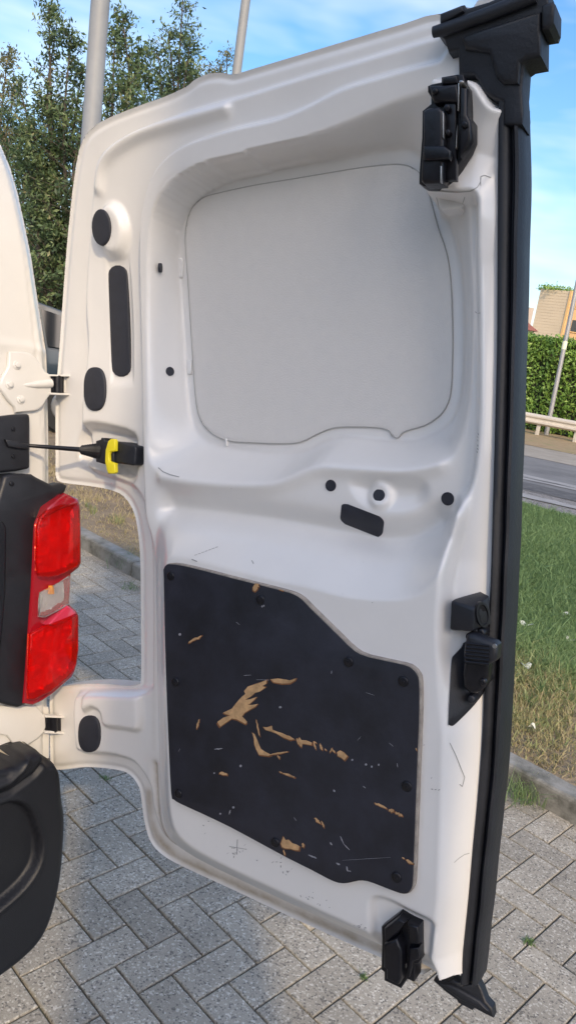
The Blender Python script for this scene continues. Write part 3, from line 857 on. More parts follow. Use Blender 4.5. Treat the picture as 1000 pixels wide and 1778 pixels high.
# trees with upright leaders
def tree(label, Y, px_base, tips, nl, mat, size, kname='tree', seedv=0, dens=1.0, low=520, fat=1.0):
    o = empty(kname, label, 'tree')
    B = at_dist(px_base, 560, Y); B[2] = 0.02
    rr = random.Random(seedv); mb = MB(); C = []; T = []
    fork = B + np.array([0, 0, 1.0])
    trunk = MB(); trunk.tube([B, B + np.array([.03, 0, .5]), fork], [.13, .10, .09], 12)
    for (tx, ty, dd, w) in tips:
        tip = at_dist(tx, ty, Y + dd)
        mid1 = fork * .62 + tip * .38 + np.array([rr.uniform(-.15, .15), rr.uniform(-.2, .2), 0]); mid1[2] -= .1
        mid2 = fork * .28 + tip * .72 + np.array([rr.uniform(-.12, .12), rr.uniform(-.15, .15), 0])
        pts = smooth_poly(np.array([fork, mid1, mid2, tip]), 5, closed=False)
        mb.tube(list(pts), list(np.linspace(.045, .006, len(pts))), 7)
        Ltot = np.linalg.norm(tip - fork)
        ntw = int(Ltot * 30 * w)
        for q in range(ntw):
            u = 0.02 + rr.random() ** .85 * .98
            i = min(int(u * (len(pts) - 1)), len(pts) - 2); f_ = u * (len(pts) - 1) - i
            p = pts[i] * (1 - f_) + pts[i + 1] * f_
            reach = (.16 + .80 * (1 - u) ** .6) * w * fat
            az_ = rr.uniform(0, 6.283); el_ = rr.uniform(.1, .95)
            dv = np.array([math.cos(az_) * math.cos(el_), math.sin(az_) * math.cos(el_), math.sin(el_)])
            Lq = reach * rr.uniform(.45, 1.15) + .06
            e = p + dv * Lq
            mb.tube([p, e], [.006, .002], 3, cap=False)
            k = int(nl * 1.9 * dens * rr.uniform(.5, 1.4))
            tt = np.array([rr.random() ** .6 for _ in range(k)])
            cc = p[None] + dv[None] * (Lq * tt)[:, None] + rng.normal(0, .035 + .02 * size * 10, (k, 3))
            C.append(cc); T.append(np.full(k, rr.gauss(.45, .2)) + rng.normal(0, .12, k))
    trunk.build('trunk', BARK, o, smooth=True)
    mb.build('limbs', BARK, o, smooth=True)
    C = np.concatenate(C); T = np.concatenate(T)
    leaves('crown', C, rng.uniform(.45, 1.2, len(C)) * size, T, mat, o, up=.5, aspect=.36)
    return o
tree('dark leafy tree with an upright forked top left of the thick lamp post', 11.5, 110,
     [(85, 12, 0, .55), (100, 40, .2, .5), (125, 62, -.2, .55), (142, 125, .3, .7), (95, 190, .3, .9), (60, 200, 0, .8), (150, 190, -.3, .9), (30, 140, .4, .7), (75, 300, 0, 1.0), (120, 260, .5, 1.0), (40, 260, 0, .9), (160, 320, -.5, 1.), (95, 400, -.3, 1.)], 13, LEAF, .085, seedv=3)
tree('dark leafy tree with twin spires between the two lamp posts', 11.0, 235,
     [(213, 28, 0, .6), (240, 88, .3, .6), (200, 60, .2, .55), (255, 130, 0, .8), (215, 150, -.3, .9), (180, 130, .3, .7), (240, 190, .4, .9), (200, 240, 0, 1.), (265, 195, -.4, .8)], 13, LEAF, .085, seedv=5)
tree('slender olive green tree whose narrow top stands above the door edge', 12.5, 320,
     [(318, -5, 0, .62), (292, 52, .2, .6), (330, 75, -.2, .55), (275, 90, .2, .5), (310, 120, .3, .8), (340, 130, 0, .6), (290, 160, .3, .9), (320, 190, .3, .9)], 12, LEAF, .08, seedv=9)
tree('small pale yellowish shrubby tree just left of the thin lamp post', 15, 375,
     [(395, 88, 0, .45), (365, 110, .2, .4), (385, 120, -.2, .5), (340, 128, 0, .5)], 9, LEAFY, .08, seedv=12)
tree('pale yellowish tree at the left edge behind the dark trees', 16, -40,
     [(15, 92, 0, .6), (-10, 130, .3, .8), (25, 150, 0, .7), (5, 190, .4, 1.), (40, 230, 0, .8), (-60, 120, 0, 1.)], 9, LEAFY, .09, seedv=15)
tree('dense dark tree filling the left background behind the van pillar', 13.5, 20,
     [(20, 205, 0, .9), (-20, 260, .3, 1.), (48, 240, .2, .9), (10, 330, .3, 1.2), (70, 330, 0, 1.2), (40, 420, .2, 1.3), (95, 450, 0, 1.3), (-50, 300, 0, 1.2), (125, 430, .3, 1.2)], 13, LEAF, .09, seedv=18)
# a bushy hedge of shrubs behind them, down to the ground
shr = empty('shrub', 'wide green shrub under the trees seen in the gap between van and door', 'shrub')
n = 26000
c0 = at_dist(100, 520, 15.5)
a_ = rng.uniform(0, 2 * np.pi, n); rr_ = rng.uniform(.55, 1, n) ** .5; zz = rng.uniform(0, 1, n)
pr = np.sqrt(1 - (zz * .9) ** 2)
C_ = np.stack([c0[0] + 3.2 * pr * rr_ * np.cos(a_), 15.8 + 1.3 * pr * rr_ * np.sin(a_), .1 + 1.75 * zz + .12 * vnoise(a_ * 3, zz * 3, 31, 2)], 1)
leaves('foliage', C_, rng.uniform(.08, .14, n), .5 + rng.normal(0, .2, n), HEDGEM, shr, aspect=.5)

# dark car parked beyond the verge, only a sliver of it seen past the van
car = empty('parked_car', 'dark teal car parked under the trees, a sliver visible between van and door', 'car')
cx_ = at_dist(104, 600, 9.6)
cdx = np.array([.93, .36, 0.]); cdy = np.array([-.36, .93, 0.])
def cp(l, w, z): return np.array([cx_[0], cx_[1], 0]) + cdx * (l - 1.2) + cdy * w + np.array([0, 0, z + .085])
prof = [(-2.1, .35), (-2.12, .6), (-2.0, .80), (-1.1, .93), (-.55, 1.33), (0.0, 1.44), (.8, 1.43), (1.5, 1.28), (1.95, .95), (2.08, .85), (2.1, .4), (1.9, .28), (-1.9, .28)]
mb = MB(); V = []
for w, ins in ((-.86, 0), (-.80, 1), (.80, 1), (.86, 0)):
    pass
m = len(prof)
def cz(w, l, z): return cp(l, w * (1 - .16 * max(0, (z - .9) / .5)), z)
V = [cz(-.85, l, z) for l, z in prof] + [cz(.85, l, z) for l, z in prof]
mb.add(V, [(k, (k + 1) % m, m + (k + 1) % m, m + k) for k in range(m)] + [tuple(range(m))[::-1], tuple(m + k for k in range(m))])
mb.build('body', CARP, car, bevel=.03)
for sgn in (-1, 1):
    for (l0, l1, t0_, t1_) in ((-.92, -.05, -.45, -.05), (.03, .95, .03, .85), (1.03, 1.75, .93, 1.38)):
        mb = MB()
        V = [cz(sgn * .858, l0, .95), cz(sgn * .858, l1, .95), cz(sgn * .858, t1_, 1.34 if t1_ < 1.2 else 1.25), cz(sgn * .858, t0_, 1.34)]
        off = cdy * sgn * .006
        mb.add([v + off for v in V] + [v - off for v in V], [(0, 1, 2, 3), (7, 6, 5, 4), (0, 4, 5, 1), (1, 5, 6, 2), (2, 6, 7, 3), (3, 7, 4, 0)])
        mb.build('side_window', GLASSD, car)
    for l in (-1.35, 1.3):
        mb = MB(); c1 = cp(l, sgn * .70, .31); c2 = cp(l, sgn * .88, .31); mb.tube([c1, c2], [.31, .31], 24); w_ = mb.build('wheel', TYRE, car, smooth=True)
        mb = MB(); mb.tube([cp(l, sgn * .87, .31), cp(l, sgn * .895, .31)], [.2, .18], 20); mb.build('rim', RIM, w_, smooth=True)
mb = MB(); mb.box(cp(0, -.87, .5), cdx * 1.9, cdy * .012, (0, 0, .05)); mb.build('side_moulding', GALV, car, bevel=.005)

# unseen pillar added behind the camera to shade the door and the paving
plr = empty('sun_blocker_pillar', 'tall unseen pillar added behind the viewer to block the sun from the door', 'pillar')
sa = SUN_AZ / np.linalg.norm(SUN_AZ)
q0 = on_z(127, 1585)[:2]                        # the edge of its shadow passes here
pe = q0 + sa * 3.4
pr_ = np.array([-sa[1], sa[0]])
if pr_[0] < 0: pr_ = -pr_
PW = 0.50
mb = MB(); cc = pe + pr_ * PW / 2
mb.box((*cc, 2.2), (*(pr_ * PW / 2), 0), (*(sa * .3), 0), (0, 0, 2.2)); mb.build('shaft', BLOCKERM, plr, bevel=.01)
mb = MB(); mb.box((*cc, 4.44), (*(pr_ * (PW / 2 + .02)), 0), (*(sa * .34), 0), (0, 0, .04)); mb.build('cap', BLOCKERM, plr, bevel=.01)

# unseen building added behind the viewer to cut low sky light on the door
yb = empty('low_sky_blocker', 'long low unseen building added behind the viewer to block light from the low sky', 'building')
mb = MB(); mb.box((-3, -11, 1.8), (17, 0, 0), (0, 2, 0), (0, 0, 1.8)); mb.build('wall', simple('brown_render', (.22, .17, .13), .85), yb)
mb = MB(); mb.box((-3, -11, 3.68), (16.3, 0, 0), (0, 2.3, 0), (0, 0, .08)); mb.build('roof', ROOFT, yb)

# ================================================================== THE VAN
van = empty('delivery_van', 'white delivery van with its rear door open and a red tail lamp', 'van')

def door_outline():
    o = []
    for x, y in outline:
        h = HF; du = 0.0
        if x > 800 and -20 < y < 1695: h = .002; du = .011
        if 740 < x < 800 and y > 1690: h = .045
        if x == 803: h, du = .02, .008
        if x > 860 and y < 0: h = HF
        q = DP.uv(x, y, h); o.append((q[0] + du, q[1]))
    return smooth_poly(np.array(o), 3)
def relief(name, PL, outline_px, ho, hfun, step, mat, parent, back, uvpoly=None, n=3, blur=0):
    """sheet over the outline whose height over the plane is hfun(u,v,sd); closed by a rim and a back skin"""
    P = PL.poly(outline_px, ho) if uvpoly is None else uvpoly
    if n > 1: P = smooth_poly(P, n)
    if area2(P) < 0: P = P[::-1]
    u0, v0 = P.min(0) - step; u1, v1 = P.max(0) + step
    us = np.arange(u0, u1 + step, step); vs = np.arange(v0, v1 + step, step)
    X, Y = np.meshgrid(us, vs, indexing='ij')
    d, nx_, ny_ = seg_dist(X, Y, P, nearest=True)
    sd = np.where(inside(X, Y, P), d, -d)
    ok = sd > -step * 0.75
    snap = (sd < step * 0.30) & ok
    X = np.where(snap, nx_, X); Y = np.where(snap, ny_, Y); sd2 = np.where(snap, 0, sd)
    q = ok[:-1, :-1] & ok[1:, :-1] & ok[1:, 1:] & ok[:-1, 1:]
    s4 = np.maximum.reduce([sd2[:-1, :-1], sd2[1:, :-1], sd2[1:, 1:], sd2[:-1, 1:]])
    q &= s4 > 0
    hgt = hfun(X, Y, sd2)
    if blur:
        for _ in range(blur):
            g = hgt.copy()
            g[1:-1, 1:-1] = (hgt[1:-1, 1:-1] * 4 + 2 * (hgt[:-2, 1:-1] + hgt[2:, 1:-1] + hgt[1:-1, :-2] + hgt[1:-1, 2:]) + hgt[:-2, :-2] + hgt[2:, :-2] + hgt[:-2, 2:] + hgt[2:, 2:]) / 16
            w_ = ss((sd2 - step) / (2 * step)); hgt = hgt * (1 - w_) + g * w_
    idx = np.arange(X.size).reshape(X.shape)
    I, J = np.nonzero(q)
    F = np.stack([idx[I, J], idx[I + 1, J], idx[I + 1, J + 1], idx[I, J + 1]], 1)
    used = np.unique(F); rm = -np.ones(X.size, int); rm[used] = np.arange(len(used))
    V = PL.W(X.ravel()[used], Y.ravel()[used], hgt.ravel()[used])
    me = mesh_np(name, V, rm[F], mat, True)
    o = link(name, me, parent)
    # rim and back
    hb = hfun(P[:, 0].copy(), P[:, 1].copy(), np.zeros(len(P)))
    m = len(P)
    mb = MB()
    Vr = list(PL.W(P[:, 0], P[:, 1], hb)) + list(PL.W(P[:, 0], P[:, 1], np.full(m, back)))
    Fr = [(i, (i + 1) % m, m + (i + 1) % m, m + i) for i in range(m)]
    mb.add(Vr, Fr)
    me2 = bpy.data.meshes.new(name + '_rim'); me2.from_pydata(mb.v, [], mb.f); me2.materials.append(mat)
    import bmesh
    bm = bmesh.new(); bm.from_mesh(me); bm.from_mesh(me2)
    me3 = mesh_np(name, PL.W(X.ravel()[used], Y.ravel()[used], np.full(len(used), back)), rm[F][:, ::-1], mat, True); bm.from_mesh(me3)
    bm.to_mesh(me); bm.free(); bpy.data.meshes.remove(me2)
    return o

# ---- door outline and relief, all traced features land on the door plane
HF = -0.040                                           # level of the outer flange
outline = [(97, 800), (97, 700), (100, 650), (104, 600), (108, 540), (113, 470), (119, 400), (127, 325), (136, 268), (146, 240), (163, 220), (188, 205),
           (240, 184), (285, 168), (322, 151), (340, 137), (362, 128), (385, 126), (405, 129), (440, 119), (500, 101), (600, 71), (700, 41), (760, 24), (830, 2),
           (868, -10), (870, 170), (868, 400), (866, 600), (862, 760), (857, 900), (853, 1000), (846, 1180), (837, 1350), (824, 1500), (811, 1620), (803, 1690),
           (780, 1701), (755, 1700), (735, 1692), (680, 1671), (600, 1636), (500, 1590), (400, 1543), (335, 1513), (290, 1490), (265, 1467), (253, 1437), (247, 1400),
           (242, 1368), (225, 1345), (200, 1336), (150, 1332), (115, 1336), (92, 1335), (88, 1320), (87, 1260), (87, 1210), (93, 1197), (120, 1190), (170, 1187), (225, 1191),
           (241, 1188), (245, 1175), (245, 1090), (244, 980), (240, 925), (232, 888), (215, 862), (190, 850), (150, 843), (110, 838), (98, 830)]
def dpoly(pts, h, n=3, closed=True): return smooth_poly(DP.poly(pts, h), n, closed)
FLO, LOW, PST = -.074, .062, .064                     # window recess, lower box, free-edge post
PX = 1.0 / FPX * 1.2                                  # metres per photo pixel on the door, roughly
pA = dpoly([(141, 775), (140, 700), (150, 600), (146, 520), (152, 420), (158, 340), (170, 275), (190, 250), (240, 222), (330, 185), (420, 160), (520, 128), (640, 92), (760, 55), (960, 0), (980, 1800),
            (740, 1672), (600, 1612), (500, 1566), (400, 1520), (330, 1487), (290, 1466), (272, 1440), (262, 1400), (258, 1365), (240, 1335), (225, 1322), (190, 1313), (140, 1308), (128, 1290), (126, 1215),
            (150, 1203), (230, 1203), (258, 1195), (262, 1170), (262, 1000), (258, 920), (248, 875), (228, 845), (190, 828), (150, 812)], -.02)
pRidge = dpoly([(246, 860), (243, 700), (240, 560), (237, 440), (243, 360), (258, 305), (285, 268), (325, 242), (400, 217), (480, 198), (540, 172), (590, 146), (680, 118), (760, 97), (960, 50), (980, 1800),
                (800, 1712), (740, 1668), (620, 1615), (500, 1560), (400, 1513), (330, 1478), (296, 1452), (282, 1420), (277, 1350), (272, 1200), (268, 1050), (262, 950), (250, 905)], 0)
pBasin = dpoly([(258, 700), (256, 560), (258, 440), (268, 370), (284, 335), (315, 305), (360, 284), (420, 268), (480, 254), (540, 238), (600, 215), (660, 188), (720, 165), (800, 150), (815, 330), (818, 430),
                (822, 540), (820, 640), (812, 720), (795, 775), (765, 805), (700, 815), (620, 812), (560, 808), (520, 822), (480, 838), (420, 840), (350, 834), (300, 828), (268, 812), (256, 780)], 0)
pFloor = dpoly([(336, 735), (328, 690), (322, 600), (315, 500), (311, 420), (318, 370), (335, 335), (370, 318), (420, 305), (500, 288), (600, 270), (680, 259), (720, 262), (745, 300), (765, 350),
                (790, 410), (803, 480), (806, 580), (803, 670), (790, 720), (762, 748), (720, 764), (660, 764), (600, 758), (565, 766), (530, 782), (480, 786), (420, 780), (375, 772), (350, 758)], FLO)
pLow = dpoly([(271, 940), (282, 900), (310, 886), (400, 893), (500, 908), (600, 927), (660, 938), (715, 934), (760, 912), (790, 880), (808, 850), (900, 840), (980, 1800), (800, 1716), (745, 1690), (620, 1630), (500, 1574),
              (400, 1527), (340, 1498), (300, 1470), (283, 1430), (276, 1350), (272, 1200), (270, 1050)], 0)
pLowIn = dpoly([(288, 1010), (292, 972), (320, 968), (400, 988), (480, 1008), (540, 1020), (600, 1036), (680, 1042), (730, 1030), (765, 990), (790, 940), (812, 880), (1000, 840), (1000, 1800), (800, 1700), (745, 1670), (620, 1610), (500, 1554),
                (400, 1507), (345, 1478), (312, 1452), (298, 1420), (292, 1350), (287, 1200), (286, 1080)], LOW)
PPX = [(741, 132), (735, 200), (729, 270), (724, 322), (740, 331), (790, 336), (818, 337), (821, 380), (823, 450), (826, 600), (826, 700), (822, 780), (813, 850), (803, 905), (790, 960), (777, 1040), (770, 1120), (767, 1250), (763, 1400), (758, 1560), (757, 1720), (960, 1800), (960, 182), (868, 178), (848, 172), (836, 154), (822, 134), (800, 127), (765, 128)]
def post_level(vv):
    return np.interp(vv, [-.22, .02, .43, .49], [PST, .024, .024, .036])
pPost = smooth_poly(np.array([DP.uv(x, y, float(post_level(DP.uv(x, y, .03)[1]))) for x, y in PPX]), 3)
lLip = dpoly([(285, 828), (340, 838), (420, 843), (480, 840), (520, 826), (560, 812), (640, 814), (700, 818), (760, 806)], 0, closed=False)
lBelt = dpoly([(300, 880), (400, 893), (500, 908), (600, 926), (660, 936), (715, 930), (760, 905)], -.01, closed=False)
pLedgeCut = dpoly([(640, 1562), (665, 1556), (710, 1578), (757, 1604), (756, 1640), (756, 1720), (690, 1690), (645, 1668), (640, 1610)], LOW)
pStrap = dpoly([(132, 745), (150, 733), (185, 736), (236, 752), (239, 790), (238, 832), (222, 842), (190, 824), (150, 808), (126, 800), (124, 770)], -.02)
pPink = dpoly([(140, 1212), (150, 1204), (236, 1206), (243, 1214), (243, 1268), (210, 1268), (178, 1262), (172, 1240), (158, 1232), (141, 1238)], -.01)
lGroove = dpoly([(263, 1330), (266, 1400), (272, 1440), (290, 1470), (340, 1500), (400, 1526), (500, 1573), (620, 1628), (690, 1660)], -.01, closed=False)
lBead = dpoly([(168, 326), (170, 300), (178, 278), (196, 258), (230, 236), (270, 221), (330, 204), (388, 188)], -.01, closed=False)
lBead2 = dpoly([(300, 430), (300, 431)], -.01, closed=False)
cDent = dpoly([(600, 842), (625, 822), (680, 818), (735, 826), (752, 850), (742, 880), (715, 894), (670, 894), (630, 882)], 0)
def loft(X, Y, P0, P1, h_in, h_now, ease=True):
    """from the present height outside P0 to h_in inside P1"""
    i0, i1 = inside(X, Y, P0), inside(X, Y, P1)
    d0, d1 = seg_dist(X, Y, P0), seg_dist(X, Y, P1)
    t = np.where(i0, d0 / (d0 + d1 + 1e-9), 0.0); t = np.where(i1 & i0, 1.0, t)
    # mostly straight ramps with softened ends
    t = 0.75 * t + 0.25 * ss(t)
    return h_now + (h_in - h_now) * t
_lx = np.array([DP.uv(x_, y_, .010) for x_, y_ in [(868, 60), (868, 168), (867, 300), (866, 450), (865, 600), (861, 760), (857, 900), (854, 1000), (849, 1100), (844, 1180), (838, 1300), (830, 1400), (823, 1470), (815, 1560), (808, 1630), (801, 1705), (797, 1760)]])
def seal_u(vv): return np.interp(vv, _lx[::-1, 1], _lx[::-1, 0])
def door_h(X, Y, sd):
    shp = X.shape
    X, Y = X.ravel(), Y.ravel()
    h = np.full(X.shape, HF)
    h = h - 0.004 * np.exp(-((sd.ravel() - 0.006) / .004) ** 2)
    s = sdf(X, Y, pA); h = h + (-.018 - HF) * ss((s + .005) / .013)
    s = sdf(X, Y, pStrap); h -= .026 * ss((s + .002) / .020)
    s = sdf(X, Y, pPink); h += .012 * ss((s + .002) / .012)
    s = sdf(X, Y, pRidge); h = h + (0.0 - h) * ss((s + .003) / .010)
    # rounded pressed bead and plug boss
    d = seg_dist(X, Y, lBead, closed=False); h += .011 * np.exp(-(d / .0095) ** 2)
    q = DP.uv(189, 397, 0); r = np.sqrt(((X - q[0]) / .038) ** 2 + ((Y - q[1]) / .052) ** 2)
    h = h + .018 * (1 - ss((r - .62) / .42))
    q = DP.uv(206, 558, -.01); r = np.maximum(np.abs(X - q[0]) / .026, np.abs(Y - q[1]) / .108)
    h = h - .005 * (1 - ss((r - .9) / .25)) * (np.abs(Y - q[1]) < .14)
    # window recess
    h = loft(X, Y, pBasin, pFloor, FLO, h)
    # belt, lower box
    d = seg_dist(X, Y, lLip, closed=False); h = h + .009 * np.exp(-(d / .014) ** 2)
    d = seg_dist(X, Y, lBelt, closed=False); h = h - .024 * np.exp(-(d / .022) ** 2)
    h = loft(X, Y, pLow, pLowIn, LOW, h)
    s = sdf(X, Y, cDent); h -= .011 * ss(s / .030)
    q = DP.uv(659, 860, 0); r = np.hypot(X - q[0], Y - q[1]); h += .009 * (1 - ss((r - .012) / .013))
    s = sdf(X, Y, pLedgeCut); h -= .012 * ss(s / .010)
    d = seg_dist(X, Y, lGroove, closed=False); h -= .008 * np.exp(-(d / .006) ** 2)
    # the return post at the free edge: leans back towards the seal
    s = sdf(X, Y, pPost)
    dR = np.maximum(seal_u(Y) + .009 - X, 0); t_ = np.clip(s, 0, 1) / (np.clip(s, 0, 1) + dR + 1e-6)
    ph = post_level(Y) * (1 - t_) + .001 * t_ + .001 * np.sin(np.pi * t_)
    w = ss((s + .006) / .013)
    h = h * (1 - w) + ph * w
    # seating for the seal
    sq = X - seal_u(Y) - .012
    h = h + (HF + .004 - h) * ss((sq) / .010)
    return h.reshape(shp)
door = relief('rear_door', DP, None, HF, door_h, 0.0028, WHITE, van, -0.082, uvpoly=door_outline(), n=1, blur=1)
_me = door.data
_co = np.empty(len(_me.vertices) * 3, dtype=np.float32); _me.vertices.foreach_get('co', _co); _co = _co.reshape(-1, 3).astype(float) - DP.O
_u, _v = _co @ DP.U, _co @ DP.V
_gb = dpoly([(252, 1380), (258, 1430), (272, 1462), (300, 1490), (340, 1511), (400, 1538), (500, 1584), (600, 1630), (680, 1664), (745, 1690)], -.03, closed=False)
_gr = dpoly([(264, 1330), (268, 1400), (276, 1440), (296, 1470), (340, 1497), (400, 1524), (500, 1571), (620, 1627), (690, 1659)], -.01, closed=False)
_gt = dpoly([(255, 870), (262, 1000), (262, 1300)], -.01, closed=False)
_g = .85 * np.exp(-(seg_dist(_u, _v, _gb, closed=False) / .010) ** 2) + .85 * np.exp(-(seg_dist(_u, _v, _gr, closed=False) / .005) ** 2)
_g += .16 * np.exp(-(seg_dist(_u, _v, _gt, closed=False) / .006) ** 2) + .20 * np.exp(-(seg_dist(_u, _v, lGroove, closed=False) / .02) ** 2)
for pl_, am_, sg_ in ((pFloor, .16, .004), (pStrap, .22, .006), (pPink, .15, .004)): _g += am_ * np.exp(-(seg_dist(_u, _v, pl_) / sg_) ** 2)
_at = _me.attributes.new('grime', 'FLOAT', 'POINT'); _at.data.foreach_set('value', np.clip(_g, 0, 1).astype(np.float32))
door['label'] = 'open white rear door showing its pressed inner side'
HG_U = np.arange(-.92, .06, .003); HG_V = np.arange(-.66, .84, .003)
HG = door_h(*np.meshgrid(HG_U, HG_V, indexing='ij'), np.full((len(HG_U), len(HG_V)), .05))
def hat(px, py, h=0.0):
    """height of the door surface seen at a pixel"""
    for _ in range(22):
        q = DP.uv(px, py, h)
        a = min(max((q[0] + .92) / .003, 0), len(HG_U) - 1.01); b = min(max((q[1] + .66) / .003, 0), len(HG_V) - 1.01)
        i, j = int(a), int(b); a -= i; b -= j
        h = .6 * h + .4 * float((HG[i, j] * (1 - a) + HG[i + 1, j] * a) * (1 - b) + (HG[i, j + 1] * (1 - a) + HG[i + 1, j + 1] * a) * b)
    return h
# window blank: outer skin with its grained anti-drum layer, behind a dark joint
wpx = [(341, 700), (336, 640), (331, 560), (326, 480), (322, 420), (325, 385), (335, 360), (352, 344), (380, 335), (440, 322), (500, 312), (560, 302), (620, 292), (670, 286), (700, 286), (722, 295), (737, 315), (748, 350), (760, 395), (775, 440), (782, 490), (785, 560),
       (785, 620), (783, 670), (777, 700), (762, 722), (738, 738), (712, 746), (698, 752), (690, 760), (680, 757), (674, 747), (650, 742), (600, 741), (575, 744), (550, 754), (520, 768), (480, 770), (430, 768), (395, 765), (368, 752), (350, 732)]
Pw = smooth_poly(DP.poly(wpx, FLO + .0025), 3)
if area2(Pw) < 0: Pw = Pw[::-1]
e = np.roll(Pw, -1, 0) - Pw; e /= np.linalg.norm(e, axis=1)[:, None]; nr = np.stack([e[:, 1], -e[:, 0]], 1); vn = nr + np.roll(nr, 1, 0); vn /= np.linalg.norm(vn, axis=1)[:, None]
Pd = smooth_poly(Pw, 3); m = len(Pd)
e = np.roll(Pd, -1, 0) - np.roll(Pd, 1, 0); e /= np.linalg.norm(e, axis=1)[:, None]; nd_ = np.stack([e[:, 1], -e[:, 0]], 1)
mb = MB(); V = []
for o_, h_ in ((-.0006, FLO + .0020), (-.0006, FLO + .0036), (.0004, FLO + .0036), (.0006, FLO + .0004)): q_ = Pd + nd_ * o_; V += list(DP.W(q_[:, 0], q_[:, 1], np.full(m, h_)))
mb.add(V, [(k * m + i, k * m + (i + 1) % m, (k + 1) * m + (i + 1) % m, (k + 1) * m + i) for k in range(3) for i in range(m)])
mb.build('blank_seam', SEAM, door, smooth=False)
relief('window_blank', DP, None, 0, lambda X, Y, sd: FLO + .0032 - .0010 * (1 - ss(sd / .005)) + .0003 * vnoise(X, Y, 41, 12), .004, PANEL, door, FLO - .003, uvpoly=Pw, n=1)
# little pressed tabs on the lip
for (x, y, rx, ry) in ((312, 465, 5, 18), (328, 637, 4, 13), (392, 768, 2, 7)):
    mb = MB(); prism(mb, DP, capsule(x, y, rx, ry), FLO - .004, FLO + .0045, .002); mb.build('lip_tab', WHITE, door, smooth=True)
# rubber plugs
def plug(name, pts, mat=PLUG, th=.003, r=.0015, h=None, n=1, sub=None, **kw):
    c = np.mean(np.array(pts), 0); hh = hat(*c) if h is None else h
    return prism_obj(name, DP, pts, hh - .012, hh + th, mat, door, r=r, n=n, **kw)
plug('plug', ell(175, 394, 16.5, 32, 24, -.03), th=.004, h=.0, r=.003, label='oval black plug on the raised boss near the top')
plug('slot_plug', capsule(207, 557, 16.5, 97, 8, sk=3), th=.001, r=.002, h=-.021, label='long upright black slot cover')
plug('plug', sell(163.5, 675, 19, 38), th=.005, r=.003, label='oval black plug beside the upper hinge')
plug('plug', sell(154, 1275, 19, 32), th=.005, r=.003, label='oval black plug beside the lower hinge')
def surf(x, y):
    e_ = 3.0
    p0, p1, p2, p3 = [DP.p(a_, b_, hat(a_, b_)) for a_, b_ in ((x - e_, y), (x + e_, y), (x, y - e_), (x, y + e_))]
    n_ = np.cross(p1 - p0, p3 - p2); n_ /= np.linalg.norm(n_)
    if n_ @ dN < 0: n_ = -n_
    return DP.p(x, y, hat(x, y)), n_
for (x, y, r) in ((279, 465, .0082), (295, 645, .0082)):
    c, n_ = surf(x, y); mb = MB(); mb.tube([c - n_ * .002, c + n_ * .0026, c + n_ * .0030], [r, r, r * .8], 18); mb.build('round_plug', PLUG, door, smooth=True)
for (x, y, r) in ((574.5, 843, .0092), (658, 860, .0095), (777, 866, .0098)):
    c, n_ = surf(x, y); mb = MB(); mb.tube([c - n_ * .003, c + n_ * .0015, c + n_ * .0020, c + n_ * .0012], [r, r, r * .85, r * .78], 22); mb.build('round_plug', PLUG, door, smooth=True)
def conform(name, poly, mat, th, sink=.004, **kw):
    rp_ = np.array(poly, float); rc = rp_.mean(0); mb = MB(); V = []; rings = ((1.0, -sink), (1.0, th * .6), (.97, th), (.66, th), (.33, th))
    for f_, o_ in rings:
        for p in rp_: x_, y_ = rc + (p - rc) * f_; V.append(DP.p(x_, y_, hat(x_, y_) + o_))
    V.append(DP.p(rc[0], rc[1], hat(*rc) + th)); m = len(rp_); nr_ = len(rings)
    mb.add(V, [(i * m + j, i * m + (j + 1) % m, (i + 1) * m + (j + 1) % m, (i + 1) * m + j) for i in range(nr_ - 1) for j in range(m)] + [((nr_ - 1) * m + j, (nr_ - 1) * m + (j + 1) % m, nr_ * m) for j in range(m)])
    return mb.build(name, mat, door, smooth=True, **kw)
conform('rectangular_plug', smooth_poly(np.array(rrect([(593, 875), (603, 875), (660, 897), (667, 905), (664, 927), (657, 933), (598, 910), (590, 902)], 6)), 2), PLUG, .0018)

# ---- plywood lining with its buttons and scrapes
ply = [(284, 1000), (284, 988), (289, 980), (300, 978), (330, 983), (400, 1001), (480, 1021), (508, 1029), (524, 1038), (540, 1054), (590, 1103), (615, 1127), (640, 1139), (700, 1152), (716, 1159), (726, 1170), (730, 1186),
       (730, 1240), (727, 1320), (724, 1400), (721, 1480), (719, 1530), (716, 1544), (710, 1551), (700, 1553), (686, 1549), (660, 1539), (638, 1531), (622, 1530), (604, 1534), (588, 1534), (570, 1527), (540, 1511), (500, 1491), (450, 1464), (400, 1437), (350, 1413), (315, 1397), (302, 1389), (297, 1378), (293, 1300), (289, 1200), (286, 1100)]
LW = LOW
P3_ = DP.poly(ply, LW + .011)
mb = MB(); prism(mb, DP, smooth_poly(P3_, 2), LW - .010, LW + .0095, .0005, uv=True); lin = mb.build('plywood_lining', PLYE, door, smooth=True)
P4_ = smooth_poly(P3_, 2)
if area2(P4_) < 0: P4_ = P4_[::-1]
e = np.roll(P4_, -1, 0) - P4_; e /= np.linalg.norm(e, axis=1)[:, None] + 1e-12; nr = np.stack([-e[:, 1], e[:, 0]], 1); vn = nr + np.roll(nr, 1, 0); vn /= np.linalg.norm(vn, axis=1)[:, None]
